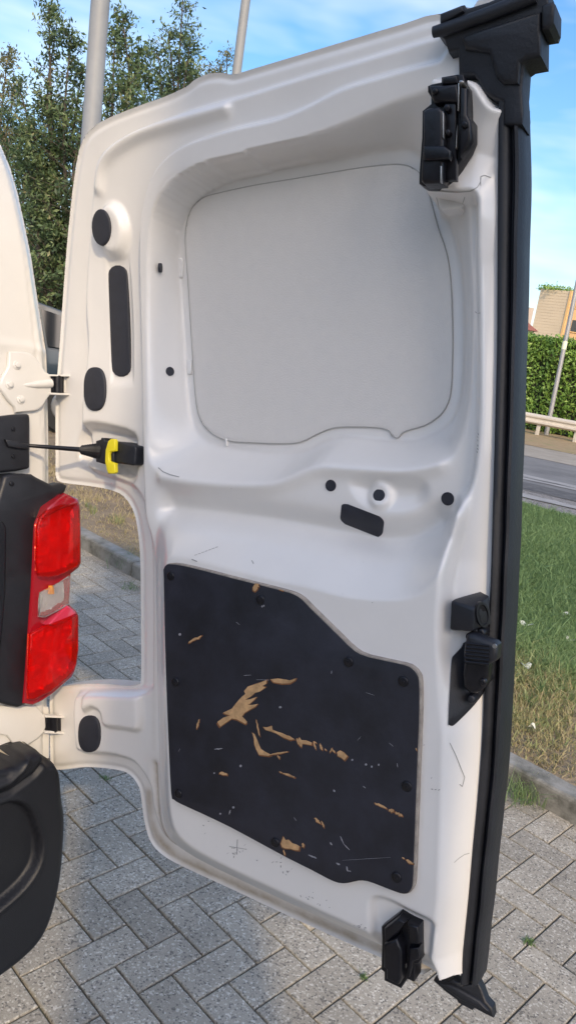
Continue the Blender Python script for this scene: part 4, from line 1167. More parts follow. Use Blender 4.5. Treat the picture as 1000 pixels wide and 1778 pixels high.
# film face: inset on the right and upper edges where the bare chamfer shows
edge_w = .0009 + .0022 * np.clip(P4_[:, 1] * 0 + ((-vn[:, 0] * .8 - vn[:, 1] * .45)), 0, 1)
mb = MB(); prism(mb, DP, P4_ + vn * edge_w[:, None], LW + .009, LW + .0115, .0005, uv=True); film = mb.build('dark_film_face', PLYF, door, smooth=True)
for i, (x, y) in enumerate([(297, 1000), (452, 1041), (305, 1184), (605, 1149), (700, 1183), (706, 1365), (688, 1523), (310, 1378), (478, 1463)]):
    mb = MB(); cs = DP.uv(x, y, LW + .0115); r = .0078
    prism(mb, DP, np.array([(cs[0] + r * math.cos(t), cs[1] + r * math.sin(t)) for t in np.linspace(0, 2 * math.pi, 20, endpoint=False)]), LW + .010, LW + .0140, .0022, uv=True)
    prism(mb, DP, np.array([(cs[0] + r * .35 * math.cos(t), cs[1] + r * .35 * math.sin(t)) for t in np.linspace(0, 2 * math.pi, 6, endpoint=False)]), LW + .0135, LW + .0146, .0003, uv=True)
    mb.build('fixing_button', LATCHB, door, smooth=True)
def c3(L_): return [(270 + .25 * x, 1200 + .25 * y) for x, y in L_]
def c1(L_): return [(270 + .25 * x, 960 + .25 * y) for x, y in L_]
def c2(L_): return [(500 + .25 * x, 1100 + .25 * y) for x, y in L_]
def c4(L_): return [(450 + .3 * x, 1350 + .3 * y) for x, y in L_]
def stroke(a, b, w, k=7, seed=0, taper=True):
    r = random.Random(seed + int(a[0] * 7 + a[1])); a = np.array(a, float); b = np.array(b, float); d = b - a; L = np.linalg.norm(d); d /= L; nn = np.array([-d[1], d[0]])
    top, bot = [], []
    for i in range(k + 1):
        t = i / k; ww = w * .5 * (math.sin(math.pi * min(max(t, .06), .94)) ** .5 if taper else 1)
        c = a + d * L * t + nn * r.uniform(-.15, .15) * w
        top.append(tuple(c + nn * ww * r.uniform(.5, 1.2))); bot.append(tuple(c - nn * ww * r.uniform(.5, 1.2)))
    return top + bot[::-1]
chips = [c3([(430, 215), (470, 185), (520, 168), (490, 160), (470, 150), (530, 122), (555, 90), (580, 60), (605, 35), (625, 20), (615, 0), (640, -30), (690, -48), (735, -62), (772, -78), (768, -50), (740, -35), (765, -25), (720, 5), (690, 12), (665, 35), (620, 62), (660, 55), (705, 40), (680, 66), (655, 88), (640, 96), (675, 96), (712, 88), (690, 110), (655, 128), (620, 150), (600, 176), (620, 195), (637, 215), (625, 228), (595, 212), (565, 196), (530, 190), (510, 205), (480, 225), (450, 247)]),
         c3([(672, 290), (688, 300), (702, 330), (718, 370), (732, 402), (762, 422), (802, 442), (782, 450), (745, 445), (718, 442), (700, 405), (686, 370), (684, 330)]),
         c3([(748, 250), (775, 252), (808, 242), (812, 268), (840, 280), (880, 292), (915, 310), (955, 328), (930, 338), (880, 318), (835, 292), (800, 280), (765, 270)]),
         c3(stroke((700, 200), (722, 310), 10)), c3(stroke((800, 440), (915, 422), 12)), c3(stroke((850, 445), (860, 470), 14)), c3(stroke((287, 258), (304, 198), 13)),
         c3(stroke((445, 570), (496, 582), 24)), c3(stroke((858, 560), (880, 568), 9)), c3(stroke((885, 570), (965, 596), 16)), c3(stroke((980, 330), (1005, 375), 22)),
         c1(stroke((232, 622), (318, 576), 18)), c1(stroke((700, 238), (712, 215), 28)), c1([(675, 240), (690, 215), (712, 218), (708, 250), (690, 268), (676, 258)]),
         c1([(800, 878), (850, 872), (905, 880), (935, 888), (975, 872), (965, 888), (930, 906), (880, 908), (820, 898)]), c1(stroke((860, 255), (885, 262), 8)),
         c2([(-20, 705), (10, 712), (45, 735), (20, 738), (-20, 725)]), c2([(62, 742), (80, 722), (92, 740), (125, 742), (165, 758), (160, 775), (120, 768), (100, 765), (95, 790), (80, 778)]),
         c2(stroke((178, 750), (190, 802), 14)), c2(stroke((175, 752), (196, 760), 12)), c2(stroke((222, 765), (236, 808), 16)), c2(stroke((255, 800), (266, 812), 10)), c2(stroke((290, 825), (305, 795), 9)), c2(stroke((300, 800), (325, 828), 12)),
         c2([(340, 825), (360, 812), (385, 825), (412, 852), (390, 880), (370, 862), (345, 850)]), c2(stroke((0, 975), (40, 1000), 10)), c2(stroke((0, 340), (55, 315), 13)), c2(stroke((885, 795), (892, 812), 8)),
         c4(stroke((668, 148), (735, 178), 13)), c4(stroke((750, 186), (776, 196), 20)), c4(stroke((786, 203), (827, 220), 17)), c4(stroke((322, 234), (352, 268), 15)), c4(stroke((360, 252), (374, 288), 9)),
         c4([(125, 382), (140, 342), (152, 362), (170, 360), (190, 380), (215, 388), (232, 398), (228, 422), (205, 420), (180, 412), (150, 410), (132, 402)]), c4(stroke((250, 380), (256, 404), 14)), c4(stroke((140, 420), (148, 450), 9)),
         c4(stroke((850, 478), (888, 498), 17)), c4(stroke((826, 462), (838, 470), 8))]
mb = MB()
for c in chips: prism(mb, DP, c, LW + .0112, LW + .0118, .0001, hmap=LW + .0118, seg=1)
mb.build('bare_wood_chips', CHIP, door, kind='stuff')
mb = MB()
for c in chips:
    c = np.array(c); g_ = c.mean(0); c = g_ + (c - g_) * (1 + 2.6 / (np.abs(c - g_).max(0) + 4)) + np.array([.6, .9])
    prism(mb, DP, c, LW + .0110, LW + .01165, .0001, hmap=LW + .01165, seg=1)
mb.build('torn_film_rims', CHIPR, door, kind='stuff')
pale = [c4(stroke((468, 340), (488, 385), 5)), c4(stroke((488, 385), (522, 420), 4)), c4(stroke((285, 448), (332, 468), 9)), c4(stroke((445, 495), (466, 506), 10)), c4(stroke((505, 515), (512, 545), 8)), c4(stroke((515, 540), (530, 545), 6)), c4(stroke((410, 375), (420, 392), 9)),
        c4(stroke((430, 70), (436, 84), 12)), c4(stroke((600, 50), (615, 62), 5)), c1(ell(170, 566, 9, 9, 8)), c3(ell(866, 112, 10, 8, 8)), c3(stroke((410, 405), (465, 398), 9)), c3(ell(591, 520, 8, 9, 8)), c3(ell(541, 808, 8, 8, 8)), c3(stroke((512, 858), (520, 825), 8)),
        c3(ell(450, 852, 7, 7, 8)), c3(ell(408, 570, 5, 6, 8)), c2(ell(540, 910, 8, 8, 8)), c2(ell(580, 925, 6, 8, 8)), c2(ell(628, 912, 5, 8, 8)), c2(ell(445, 878, 7, 7, 8)), c2(stroke((300, 280), (303, 258), 5)), c1(stroke((612, 852), (665, 848), 4)), c1(stroke((700, 880), (790, 884), 4)),
        c2(stroke((480, 745), (505, 715), 2.2)), c2(stroke((700, 760), (730, 785), 2.2)), c4(stroke((480, 480), (760, 462), 1.6)), c1(stroke((560, 480), (585, 500), 2)), c2(stroke((755, 900), (760, 930), 4)), c1(ell(740, 372, 5, 8, 6)), c1(ell(752, 368, 4, 7, 6)),
        c2(stroke((540, 410), (600, 430), 2)), c3(stroke((160, 420), (172, 400), 2)), c4(stroke((200, 230), (214, 250), 2))]
mb = MB()
for c in pale: prism(mb, DP, c, LW + .0111, LW + .0117, .0001, hmap=LW + .0117, seg=1)
mb.build('pale_scuffs', SCRATCH_L, door, kind='stuff')
# scratches in the white paint
def mark(mb, pts, w, seed=1):
    """a thin line lying on the pressed surface"""
    P = [np.array(p, float) for p in pts]
    for a, b in zip(P[:-1], P[1:]):
        L = np.linalg.norm(b - a); k = max(2, int(L / 6))
        for i in range(k):
            p, q = a + (b - a) * i / k, a + (b - a) * (i + 1) / k
            d = (q - p) / np.linalg.norm(q - p); n_ = np.array([-d[1], d[0]]) * w * .27
            V = []
            for c_ in (p + n_, p - n_, q - n_, q + n_):
                hh = hat(*c_) + .0009; V.append(DP.p(c_[0], c_[1], hh))
            V += [v - dN * .0015 for v in V]
            mb.add(V, [(0, 1, 2, 3), (7, 6, 5, 4), (0, 4, 5, 1), (1, 5, 6, 2), (2, 6, 7, 3), (3, 7, 4, 0)])
mb = MB()
mark(mb, [(275, 812), (283, 819), (295, 824), (311, 828)], 2.2)
mark(mb, [(333, 971), (342, 975)], 2.6); mark(mb, [(437, 973), (440, 979)], 1.6)
for i in range(7): mark(mb, [(338 + i * 6, 964 - i * 2.2), (342 + i * 6, 963 - i * 2.3)], 1.2)
mark(mb, [(824, 541), (829, 545)], 1.6); mark(mb, [(829, 545), (833, 543)], 1.4)
for y in (752, 757, 763, 772, 778, 783): mark(mb, [(827 + (y % 3), y), (828 + (y % 3), y + 3)], 1.8)
mark(mb, [(780, 1290), (790, 1310), (800, 1335), (806, 1350)], .8); mark(mb, [(797, 1362), (802, 1366), (806, 1350)], .9)
for x in (748, 754, 760): mark(mb, [(x, 1370 + (x - 748) * .2), (x + 3, 1371)], 2.2)
mark(mb, [(788, 1498), (797, 1490), (806, 1484), (814, 1482)], 1.0)
r_ = random.Random(4)
for cx, cy, s_, k_ in ((412, 1472, 17, 22), (495, 1512, 18, 12), (533, 1556, 14, 12), (622, 1608, 10, 14), (470, 1500, 26, 9), (350, 1440, 22, 6), (680, 1420, 26, 4), (735, 1290, 10, 3), (560, 1560, 22, 8), (745, 1350, 6, 3), (284, 1262, 3, 4), (420, 830, 40, 2), (640, 1060, 60, 3)):
    for _ in range(int(k_ * .6)):
        x, y = cx + r_.gauss(0, s_ * .5), cy + r_.gauss(0, s_ * .4); a = r_.uniform(0, 3.1); l = r_.uniform(1, 4)
        mark(mb, [(x, y), (x + l * math.cos(a), y + l * math.sin(a))], r_.uniform(.7, 1.7))
mark(mb, [(412, 1458), (411, 1484)], 1.4); mark(mb, [(398, 1470), (428, 1475)], 1.0)
mb.build('paint_scratches', SCRATCH_D, door, kind='stuff')

# ---- black seal strip down the free edge
Lx = [(868, 168), (867, 300), (866, 450), (865, 600), (861, 760), (857, 900), (854, 1000), (849, 1100), (844, 1180), (838, 1300), (830, 1400), (823, 1470), (815, 1560), (808, 1630), (801, 1705)]
Rx = [(905, 168), (908, 300), (905, 450), (901, 600), (896, 760), (891, 900), (887, 1000), (882, 1100), (878, 1180), (872, 1300), (863, 1400), (855, 1470), (846, 1560), (838, 1630), (829, 1712)]
LX = smooth_poly(np.array(Lx, float), 5, False); RX = smooth_poly(np.array(Rx, float), 5, False)
prof = [(-.07, -.030), (-.06, .002), (.0, .007), (.10, .008), (.30, .006), (.44, .001), (.49, -.007), (.53, -.007), (.58, -.001), (.70, .006), (.84, .005), (.95, -.003), (1.0, -.018), (1.0, -.045), (.5, -.055)]
mb = MB(); V = []; m = len(prof)
for i_, (l, r) in enumerate(zip(LX, RX)):
    a = DP.uv(*l, .010); b = DP.uv(*r, .010)
    for (t, h) in prof:
        q = a + (b - a) * t; V.append(DP.W(q[0], q[1], h + .010 + .0012 * math.sin(i_ * .9) * (t > .4)))
V = [np.array(v) for v in V]; k_ = len(LX)
mb.add(V, [(i * m + j, i * m + (j + 1) % m, (i + 1) * m + (j + 1) % m, (i + 1) * m + j) for i in range(k_ - 1) for j in range(m)] + [tuple(range(m)), tuple((k_ - 1) * m + j for j in range(m))[::-1]])
mb.build('door_seal', RUBBER, door, smooth=True)
def z2(L_): return [(680 + .3 * x, .3 * y) for x, y in L_]
br = z2([(250, 178), (275, 150), (275, 75), (400, 25), (418, 22), (430, 45), (560, 5), (700, -60), (900, -80), (905, 8), (930, 4), (943, 20), (940, 130), (928, 165), (870, 175), (868, 335), (790, 350), (762, 370), (755, 480), (752, 520), (760, 640), (755, 720), (645, 720), (642, 582), (590, 572), (545, 545), (520, 510), (500, 460), (470, 428), (385, 428), (382, 285), (325, 300), (300, 225)])
prism_obj('seal_corner', DP, br, -.018, .020, RUBBER, door, r=.004)
mb = MB(); A_, B_ = (756, 54), (925, 4)
pts = [DP.p(x, y, .022) for x, y in ((752, 56), (775, 50), (810, 38), (850, 24), (890, 8), (930, -8))]
mb.tube(pts, [.007, .0085, .0085, .009, .009, .009], 12); mb.build('seal_lip', RUBBER, door, smooth=True)
prism_obj('seal_fold', DP, z2([(400, 210), (560, 150), (860, 60), (862, 170), (860, 320), (780, 335), (740, 360), (730, 480), (640, 480), (600, 440), (560, 300), (420, 280)]), -.01, .027, RUBBER, door, r=.006)
prism_obj('seal_end_block', DP, z2([(862, 30), (905, 12), (932, 12), (940, 30), (934, 125), (905, 160), (866, 165)]), -.01, .030, RUBBER, door, r=.004)
prism_obj('seal_strip_cap', DP, z2([(278, 80), (400, 32), (414, 60), (300, 125), (280, 140)]), -.02, .026, RUBBER, door, r=.003)
def z8(L_): return [(560 + .34 * x, 1450 + .34 * y) for x, y in L_]
prism_obj('seal_foot', DP, z8([(562, 745), (600, 742), (640, 748), (662, 735), (705, 760), (715, 772), (790, 755), (812, 795), (832, 852), (865, 888), (871, 938), (830, 920), (772, 888), (762, 900), (690, 862), (680, 845), (625, 805)]), -.010, .006, RUBBER, door, r=.004)
prism_obj('seal_foot_fold', DP, z8([(585, 758), (650, 765), (690, 785), (800, 850), (850, 905), (700, 845), (630, 795)]), -.008, .011, RUBBER, door, r=.004)

# ---- upper latch catch on the raised pad
h0 = .034
up = [(285, 445), (380, 428), (413, 430), (420, 465), (440, 495), (440, 660), (465, 690), (465, 800), (440, 862), (400, 925), (345, 1018), (305, 1058), (240, 1076), (180, 1076), (156, 1062), (158, 980), (172, 800), (175, 640), (200, 620), (225, 600), (225, 560), (206, 530), (206, 496), (230, 485), (285, 475)]
def bits(PL, parent, name, mat, items, tr):
    o = []
    for pts, a, b, r in items:
        o.append(prism_obj(name, PL, tr(pts), a, b, mat, parent, r=r))
    return o
prism_obj('upper_catch', DP, z2(up), h0 - .01, h0 + .012, LATCHB, door, r=.002)
bits(DP, door, 'catch_block', LATCHB, [
    ([(180, 640), (205, 622), (270, 612), (296, 640), (298, 800), (296, 900), (290, 1055), (185, 1062), (165, 1045), (166, 980), (178, 800)], h0 + .01, h0 + .034, .005),
    ([(300, 560), (372, 560), (370, 1040), (305, 1040)], h0 + .01, h0 + .020, .003),
    ([(215, 492), (290, 488), (380, 480), (380, 590), (240, 590), (225, 560)], h0 + .008, h0 + .026, .005),
    ([(290, 448), (375, 434), (380, 480), (290, 490)], h0 + .008, h0 + .018, .003),
    ([(392, 500), (432, 505), (432, 660), (455, 700), (455, 800), (430, 855), (392, 905)], h0 + .008, h0 + .024, .004),
    ([(180, 845), (300, 840), (340, 870), (330, 920), (185, 925)], h0 + .03, h0 + .040, .003)], z2)
bits(DP, door, 'catch_pin', STEEL, [([(382, 480), (390, 480), (386, 640), (378, 640)], h0 + .018, h0 + .0245, .0008), ([(372, 760), (378, 720), (374, 850), (368, 860)], h0 + .018, h0 + .0235, .0006),
    (ell(400, 472, 15, 12, 10), h0 + .01, h0 + .030, .002), ([(280, 960), (287, 960), (286, 1055), (279, 1055)], h0 + .030, h0 + .0362, .0006), ([(292, 640), (299, 660), (298, 800), (292, 790)], h0 + .030, h0 + .0352, .0006)], z2)
for (x, y, r) in ((330, 640, 16), (335, 780, 14), (262, 545, 14), (430, 735, 15)):
    mb = MB(); c = DP.uv(680 + .3 * x, .3 * y, h0 + .02); rr = r * .3 * PX
    prism(mb, DP, np.array([(c[0] + rr * math.cos(t), c[1] + rr * math.sin(t)) for t in np.linspace(0, 6.283, 14, endpoint=False)]), h0 + .01, h0 + .030, .002, uv=True)
    mb.build('rivet', LATCHB, door, smooth=True)
# folded white lip below the pad
prism_obj('pad_lip', DP, [(757, 338), (806, 335), (805, 355), (800, 361), (766, 365), (762, 358)], -.03, hat(782, 350) + .003, WHITE, door, r=.003)
mb = MB(); mark(mb, [(757, 343), (762, 362), (800, 362), (806, 342)], 1.6); mark(mb, [(834, 322), (834, 306), (841, 304), (852, 308)], 1.6); mark(mb, [(729, 330), (790, 334), (815, 332), (828, 325), (834, 315)], 1.8)
mb.build('weld_seam', SEAM, door, kind='stuff')
# ---- lower latch catch
lo = [(298, 470), (390, 400), (450, 436), (497, 458), (500, 640), (490, 657), (470, 662), (465, 752), (430, 738), (398, 786), (390, 782), (312, 745), (312, 702), (296, 690), (300, 540)]
h1 = LOW - .012
prism_obj('lower_catch', DP, z8(lo), h1 - .014, h1 + .014, LATCHB, door, r=.003)
bits(DP, door, 'catch_block', LATCHB, [
    ([(312, 480), (385, 425), (420, 450), (372, 520), (318, 560)], h1 + .01, h1 + .028, .004),
    ([(310, 560), (375, 530), (400, 600), (398, 740), (385, 770), (322, 738), (322, 690), (308, 680)], h1 + .01, h1 + .036, .005),
    ([(430, 450), (488, 470), (490, 560), (440, 560)], h1 + .01, h1 + .028, .005),
    ([(438, 575), (490, 575), (488, 640), (460, 650), (440, 730)], h1 + .01, h1 + .024, .004)], z8)
bits(DP, door, 'catch_pin', STEEL, [(ell(404, 610, 8, 15, 10), h1 + .01, h1 + .0178, .001), (ell(420, 670, 7, 15, 10), h1 + .01, h1 + .0178, .001)], z8)
# ---- middle lock: buffer box above, release handle on its plate
def z6(L_): return [(700 + .2 * x, 1000 + .2 * y) for x, y in L_]
hb = hat(800, 1060)
# box: a solid whose rear outline sits on the post and whose front is swung towards the free edge
fr = np.array([DP.p(*p, h) for p, h in zip(z6([(415, 218), (612, 285), (606, 482), (404, 470)]), (hb + .030, hb + .036, hb + .036, hb + .030))])
bkh = hb - .006
bk = np.array([DP.p(*p, bkh) for p in z6([(440, 200), (745, 190), (742, 455), (412, 468)])])
mb = MB(); box_front = list(fr); 
top_r = DP.p(*z6([(750, 172)])[0], hb + .006); bot_r = DP.p(*z6([(748, 400)])[0], hb + .004); top_m = DP.p(*z6([(672, 131)])[0], hb - .004)
V = [fr[0], fr[1], fr[2], fr[3], top_r, bot_r, top_m, bk[0], bk[3], DP.p(*z6([(690, 455)])[0], hb - .004)]
#      0      1      2      3      4      5      6      7      8      9
mb.add(V, [(0, 3, 2, 1), (1, 2, 9, 5, 4), (0, 1, 4, 6), (0, 6, 7), (3, 0, 7, 8), (3, 8, 9, 2), (7, 6, 4, 5, 9, 8)])
bx = mb.build('buffer_box', BLACKP, door, bevel=.0035)
# the round socket in its side
fa = (V[1] + V[2] + V[5] + V[4]) / 4; nn_ = np.cross(V[4] - V[1], V[2] - V[1]); nn_ /= np.linalg.norm(nn_)
if nn_ @ (CO - fa) < 0: nn_ = -nn_
ax_ = (V[4] - V[1]) / np.linalg.norm(V[4] - V[1]); ay_ = np.cross(nn_, ax_)
mb = MB(); m = 24
for (rr, dd) in ((1.0, -.002), (1.0, .0025), (.80, .0025), (.74, -.001)):
    for k in range(m):
        t = 2 * math.pi * k / m; mb.v.append(tuple(fa + ax_ * .0125 * rr * math.cos(t) + ay_ * .019 * rr * math.sin(t) + nn_ * dd))
for j in range(3):
    for k in range(m): mb.f.append((j * m + k, j * m + (k + 1) % m, (j + 1) * m + (k + 1) % m, (j + 1) * m + k))
mb.build('socket_rim', LATCHB, door, smooth=True)
mb = MB(); mb.add([fa + ax_ * .0098 * math.cos(2 * math.pi * k / m) + ay_ * .0148 * math.sin(2 * math.pi * k / m) + nn_ * .0006 for k in range(m)] + [fa - nn_ * .001], [(k, (k + 1) % m, m) for k in range(m)])
mb.build('socket_hole', simple('black_void', (.002, .002, .003), .9), door)
hl = hat(800, 1160)
conform('latch_plate', smooth_poly(np.array(z6([(540, 570), (500, 620), (440, 685), (420, 715), (412, 800), (402, 1000), (390, 1270), (396, 1292), (415, 1302), (440, 1295), (500, 1240), (560, 1180), (640, 1090), (715, 965), (740, 700), (700, 560)])), 3), BLACKP, .003)
prism_obj('latch_body', DP, z6([(545, 600), (520, 700), (505, 850), (512, 960), (560, 1020), (620, 1030), (690, 985), (725, 920), (740, 760), (740, 640)]), hl, hl + .022, LATCHB, door, r=.008)
hnd = prism_obj('latch_handle', DP, z6([(540, 520), (570, 500), (620, 510), (700, 545), (790, 580), (812, 605), (805, 720), (790, 745), (740, 770), (700, 790), (600, 770), (520, 740), (515, 660), (525, 590)]), hl + .012, hl + .034, BLACKP, door, r=.007)
for k in range(6):
    y = 585 + k * 32
    a, b = z6([(545 - k * 3, y), (745, y + 22)])
    mb = MB(); mb.tube([DP.p(*a, hl + .0345), DP.p(*b, hl + .0345)], [.0016, .0016], 8); mb.build('grip_ridge', LATCHB, door, smooth=True)
for (x, y, r, hh, mt) in ((665, 500, 34, .016, LATCHB), (585, 1075, 30, .012, BLACKP), (685, 925, 26, .026, LATCHB), (560, 530, 24, .02, LATCHB)):
    mb = MB(); c = DP.uv(700 + .2 * x, 1000 + .2 * y, hl + hh); rr = r * .2 * PX
    prism(mb, DP, np.array([(c[0] + rr * math.cos(t), c[1] + rr * 1.2 * math.sin(t)) for t in np.linspace(0, 6.283, 16, endpoint=False)]), hl - .01, hl + hh, .003, uv=True)
    mb.build('latch_roller', mt, door, smooth=True)
mb = MB(); c = DP.p(*z6([(792, 608)])[0], hl + .034); mb.tube([c, c + dN * .002], [.0032, .003], 12); mb.build('handle_stud', STEEL, door, smooth=True)

# ---- hinges: body plate, knuckle, door bracket
def z3(L_): return [(.26 * x, 560 + .26 * y) for x, y in L_]
def z7(L_): return [(.32 * x, 1150 + .32 * y) for x, y in L_]
hg = prism_obj('hinge_plate', BP, z3([(65, 195), (120, 192), (180, 195), (215, 205), (245, 230), (275, 275), (305, 325), (345, 350), (350, 400), (350, 470), (320, 510), (290, 560), (260, 583), (230, 592), (110, 602), (100, 560), (60, 520), (20, 460), (0, 430), (15, 370), (60, 290)]), .002, .010, WHITE_B, van, r=.004, label='upper white hinge plate on the body')
for (x, y) in ((120, 285), (70, 415), (145, 515)):
    c = BP.uv(.26 * x, 560 + .26 * y, .012)
    mb = MB()
    prism(mb, BP, np.array([(c[0] + .0085 * math.cos(t), c[1] + .0085 * math.sin(t)) for t in np.linspace(0, 6.283, 18, endpoint=False)]), .009, .0118, .0012, uv=True)
    prism(mb, BP, np.array([(c[0] + .0052 * math.cos(t), c[1] + .0052 * math.sin(t)) for t in np.linspace(0, 6.283, 6, endpoint=False)]), .0110, .0155, .0008, uv=True)
    mb.build('hinge_bolt', WHITE_B, hg, smooth=True)
mb = MB(); mb.tube([BP.p(*z3([(120, 420)])[0], .006), BP.p(*z3([(240, 415)])[0], .009), BP.p(*z3([(345, 405)])[0], .010)], [.002, .007, .009], 12); mb.build('plate_ridge', WHITE_B, hg, smooth=True)
def hinge_joint(tr, x0, x1, y0, y1, xb):
    kn_ = empty('hinge'); kn_.parent = van
    mb = MB(); prism(mb, BP, tr([(x0, y0 - 2), (xb, y0 + 4), (xb, y0 + 14), (x0, y0 + 10)]), .0, .016, .001); mb.build('hinge_leaf', WHITE_B, kn_, smooth=True)
    mb = MB(); prism(mb, BP, tr([(x0, y1 - 2), (xb, y1 + 4), (xb, y1 + 18), (x0, y1 + 10)]), .0, .016, .001); mb.build('hinge_leaf', WHITE_B, kn_, smooth=True)
    mb = MB(); prism(mb, BP, tr([(x0 + 2, y0 + 8), (x1, y0 + 12), (x1, y1 - 2), (x0 + 2, y1 - 4)]), -.02, .010, .002)
    xm = (x0 + x1) / 2
    mb.tube([BP.p(*tr([(xm, y0 + 8)])[0], .008), BP.p(*tr([(xm, y1)])[0], .008)], [.0085, .0085], 14); mb.build('hinge_knuckle', LATCHB, kn_, smooth=True)
    mb = MB(); prism(mb, BP, tr([(x1 + 2, y0 + 12), (xb - 2, y0 + 14), (xb - 2, y1 + 2), (x1 + 2, y1 - 4)]), -.01, .004, .001); mb.build('hinge_web', WHITE, kn_, smooth=True)
    mb = MB(); prism(mb, BP, tr([(xb - 6, y0 + 8), (xb + 2, y0 + 8), (xb + 2, y1 + 12), (xb - 6, y1 + 12)]), .0, .0065, .0005); mb.build('hinge_shadow_gap', SEAM, kn_, smooth=True)
hinge_joint(z3, 340, 430, 348, 470, 490)
hinge_joint(z7, 250, 335, 290, 375, 375)
prism_obj('hinge_plate', BP, z7([(-60, 240), (60, 236), (200, 236), (225, 262), (250, 292), (255, 350), (240, 385), (205, 420), (160, 448), (100, 475), (40, 400), (-60, 380)]), .002, .008, WHITE_B, van, r=.004, label='lower white hinge plate under the tail lamp')

# ---- check strap
mb = MB(); prism(mb, BP, z3([(-200, 640), (0, 626), (100, 614), (190, 610), (203, 618), (207, 640), (206, 900), (205, 968), (192, 978), (120, 992), (30, 1002), (-200, 1010)]), .0, .022, .006)
sb = mb.build('strap_housing', BLACKP, van, smooth=True)
for (x, y) in ((95, 713), (95, 893)):
    mb = MB(); c = BP.uv(.26 * x, 560 + .26 * y, .024); prism(mb, BP, np.array([(c[0] + .004 * math.cos(t), c[1] + .004 * math.sin(t)) for t in np.linspace(0, 6.283, 12, endpoint=False)]), .02, .0245, .001, uv=True); mb.build('screw', LATCHB, sb, smooth=True)
mb = MB(); prism(mb, BP, z3([(40, 780), (150, 800), (200, 812), (200, 842), (150, 845), (60, 830)]), .02, .030, .003); mb.build('strap_guide', BLACKP, sb, smooth=True)
cs = empty('check_strap'); cs.parent = van
a3, b3 = BP.p(*z3([(195, 822)])[0], .026), DP.p(*z3([(560, 850)])[0], .0)
mb = MB(); mb.tube([BP.p(*z3([(60, 812)])[0], .02), a3, (a3 + b3) / 2 + np.array([0, 0, .0]), b3], [.0035, .0035, .0042, .0050], 12); mb.build('rod', LATCHB, cs, smooth=True)
pts, rad = [], []
c0_, c1_ = DP.p(*z3([(548, 850)])[0], .0), DP.p(*z3([(700, 862)])[0], .0)
for i in range(19):
    t = i / 18; pts.append(c0_ * (1 - t) + c1_ * t); rad.append((.009 + .009 * t) * (1.0 if i % 2 else .66))
mb = MB(); mb.tube(pts, rad, 16); mb.build('bellows', BLACKT, cs, smooth=False)
mb = MB(); prism(mb, DP, z3([(640, 790), (672, 780), (676, 768), (696, 772), (700, 790), (760, 800), (760, 940), (690, 945), (640, 930)]), -.02, .010, .003); mb.build('strap_collar', BLACKP, cs, smooth=True)
mb = MB(); prism(mb, DP, rrect(z3([(760, 790), (900, 822), (910, 840), (902, 945), (888, 955), (800, 942), (760, 935)]), 3), -.04, .006, .003); mb.build('strap_socket', BLACKP, cs, smooth=True)
mb = MB(); prism(mb, DP, z3([(722, 790), (740, 776), (764, 778), (770, 790), (768, 855), (762, 862), (734, 864), (728, 880), (730, 925), (745, 932), (768, 940), (770, 1000), (760, 1010), (722, 1010), (712, 985), (700, 930), (704, 850)]), .008, .016, .0025); mb.build('yellow_clip', YELLOW, cs, smooth=True)

# ---- tail lamp
def zl(L_): return [(.253 * x, 800 + .253 * y) for x, y in L_]
lamp = prism_obj('lamp_housing', BP, zl([(-500, 330), (-20, 300), (15, 160), (28, 110), (60, 92), (120, 88), (228, 92), (258, 112), (330, 148), (365, 166), (430, 152), (470, 168), (455, 215), (380, 290), (300, 360), (255, 420), (250, 700), (225, 1200), (190, 1675), (130, 1697), (60, 1684), (-20, 1660), (-500, 1560)]), .002, .034, BLACKP, van, r=.008)
prism_obj('housing_panel', BP, zl([(-500, 480), (-10, 410), (30, 420), (52, 460), (45, 900), (20, 1200), (-10, 1500), (-500, 1480)]), .03, .040, BLACKT, lamp, r=.005)
prism_obj('lamp_bezel', BP, zl([(450, 222), (470, 228), (545, 262), (556, 300), (560, 345), (564, 500), (565, 700), (550, 735), (495, 778), (488, 880), (480, 985), (530, 1028), (548, 1062), (549, 1300), (535, 1400), (520, 1450), (500, 1488), (370, 1602), (300, 1650), (230, 1682), (165, 1668), (180, 1500), (200, 1200), (222, 900), (232, 700), (238, 560), (245, 440), (262, 395), (300, 350), (360, 300)]), .012, .040, REDD, lamp, r=.006)
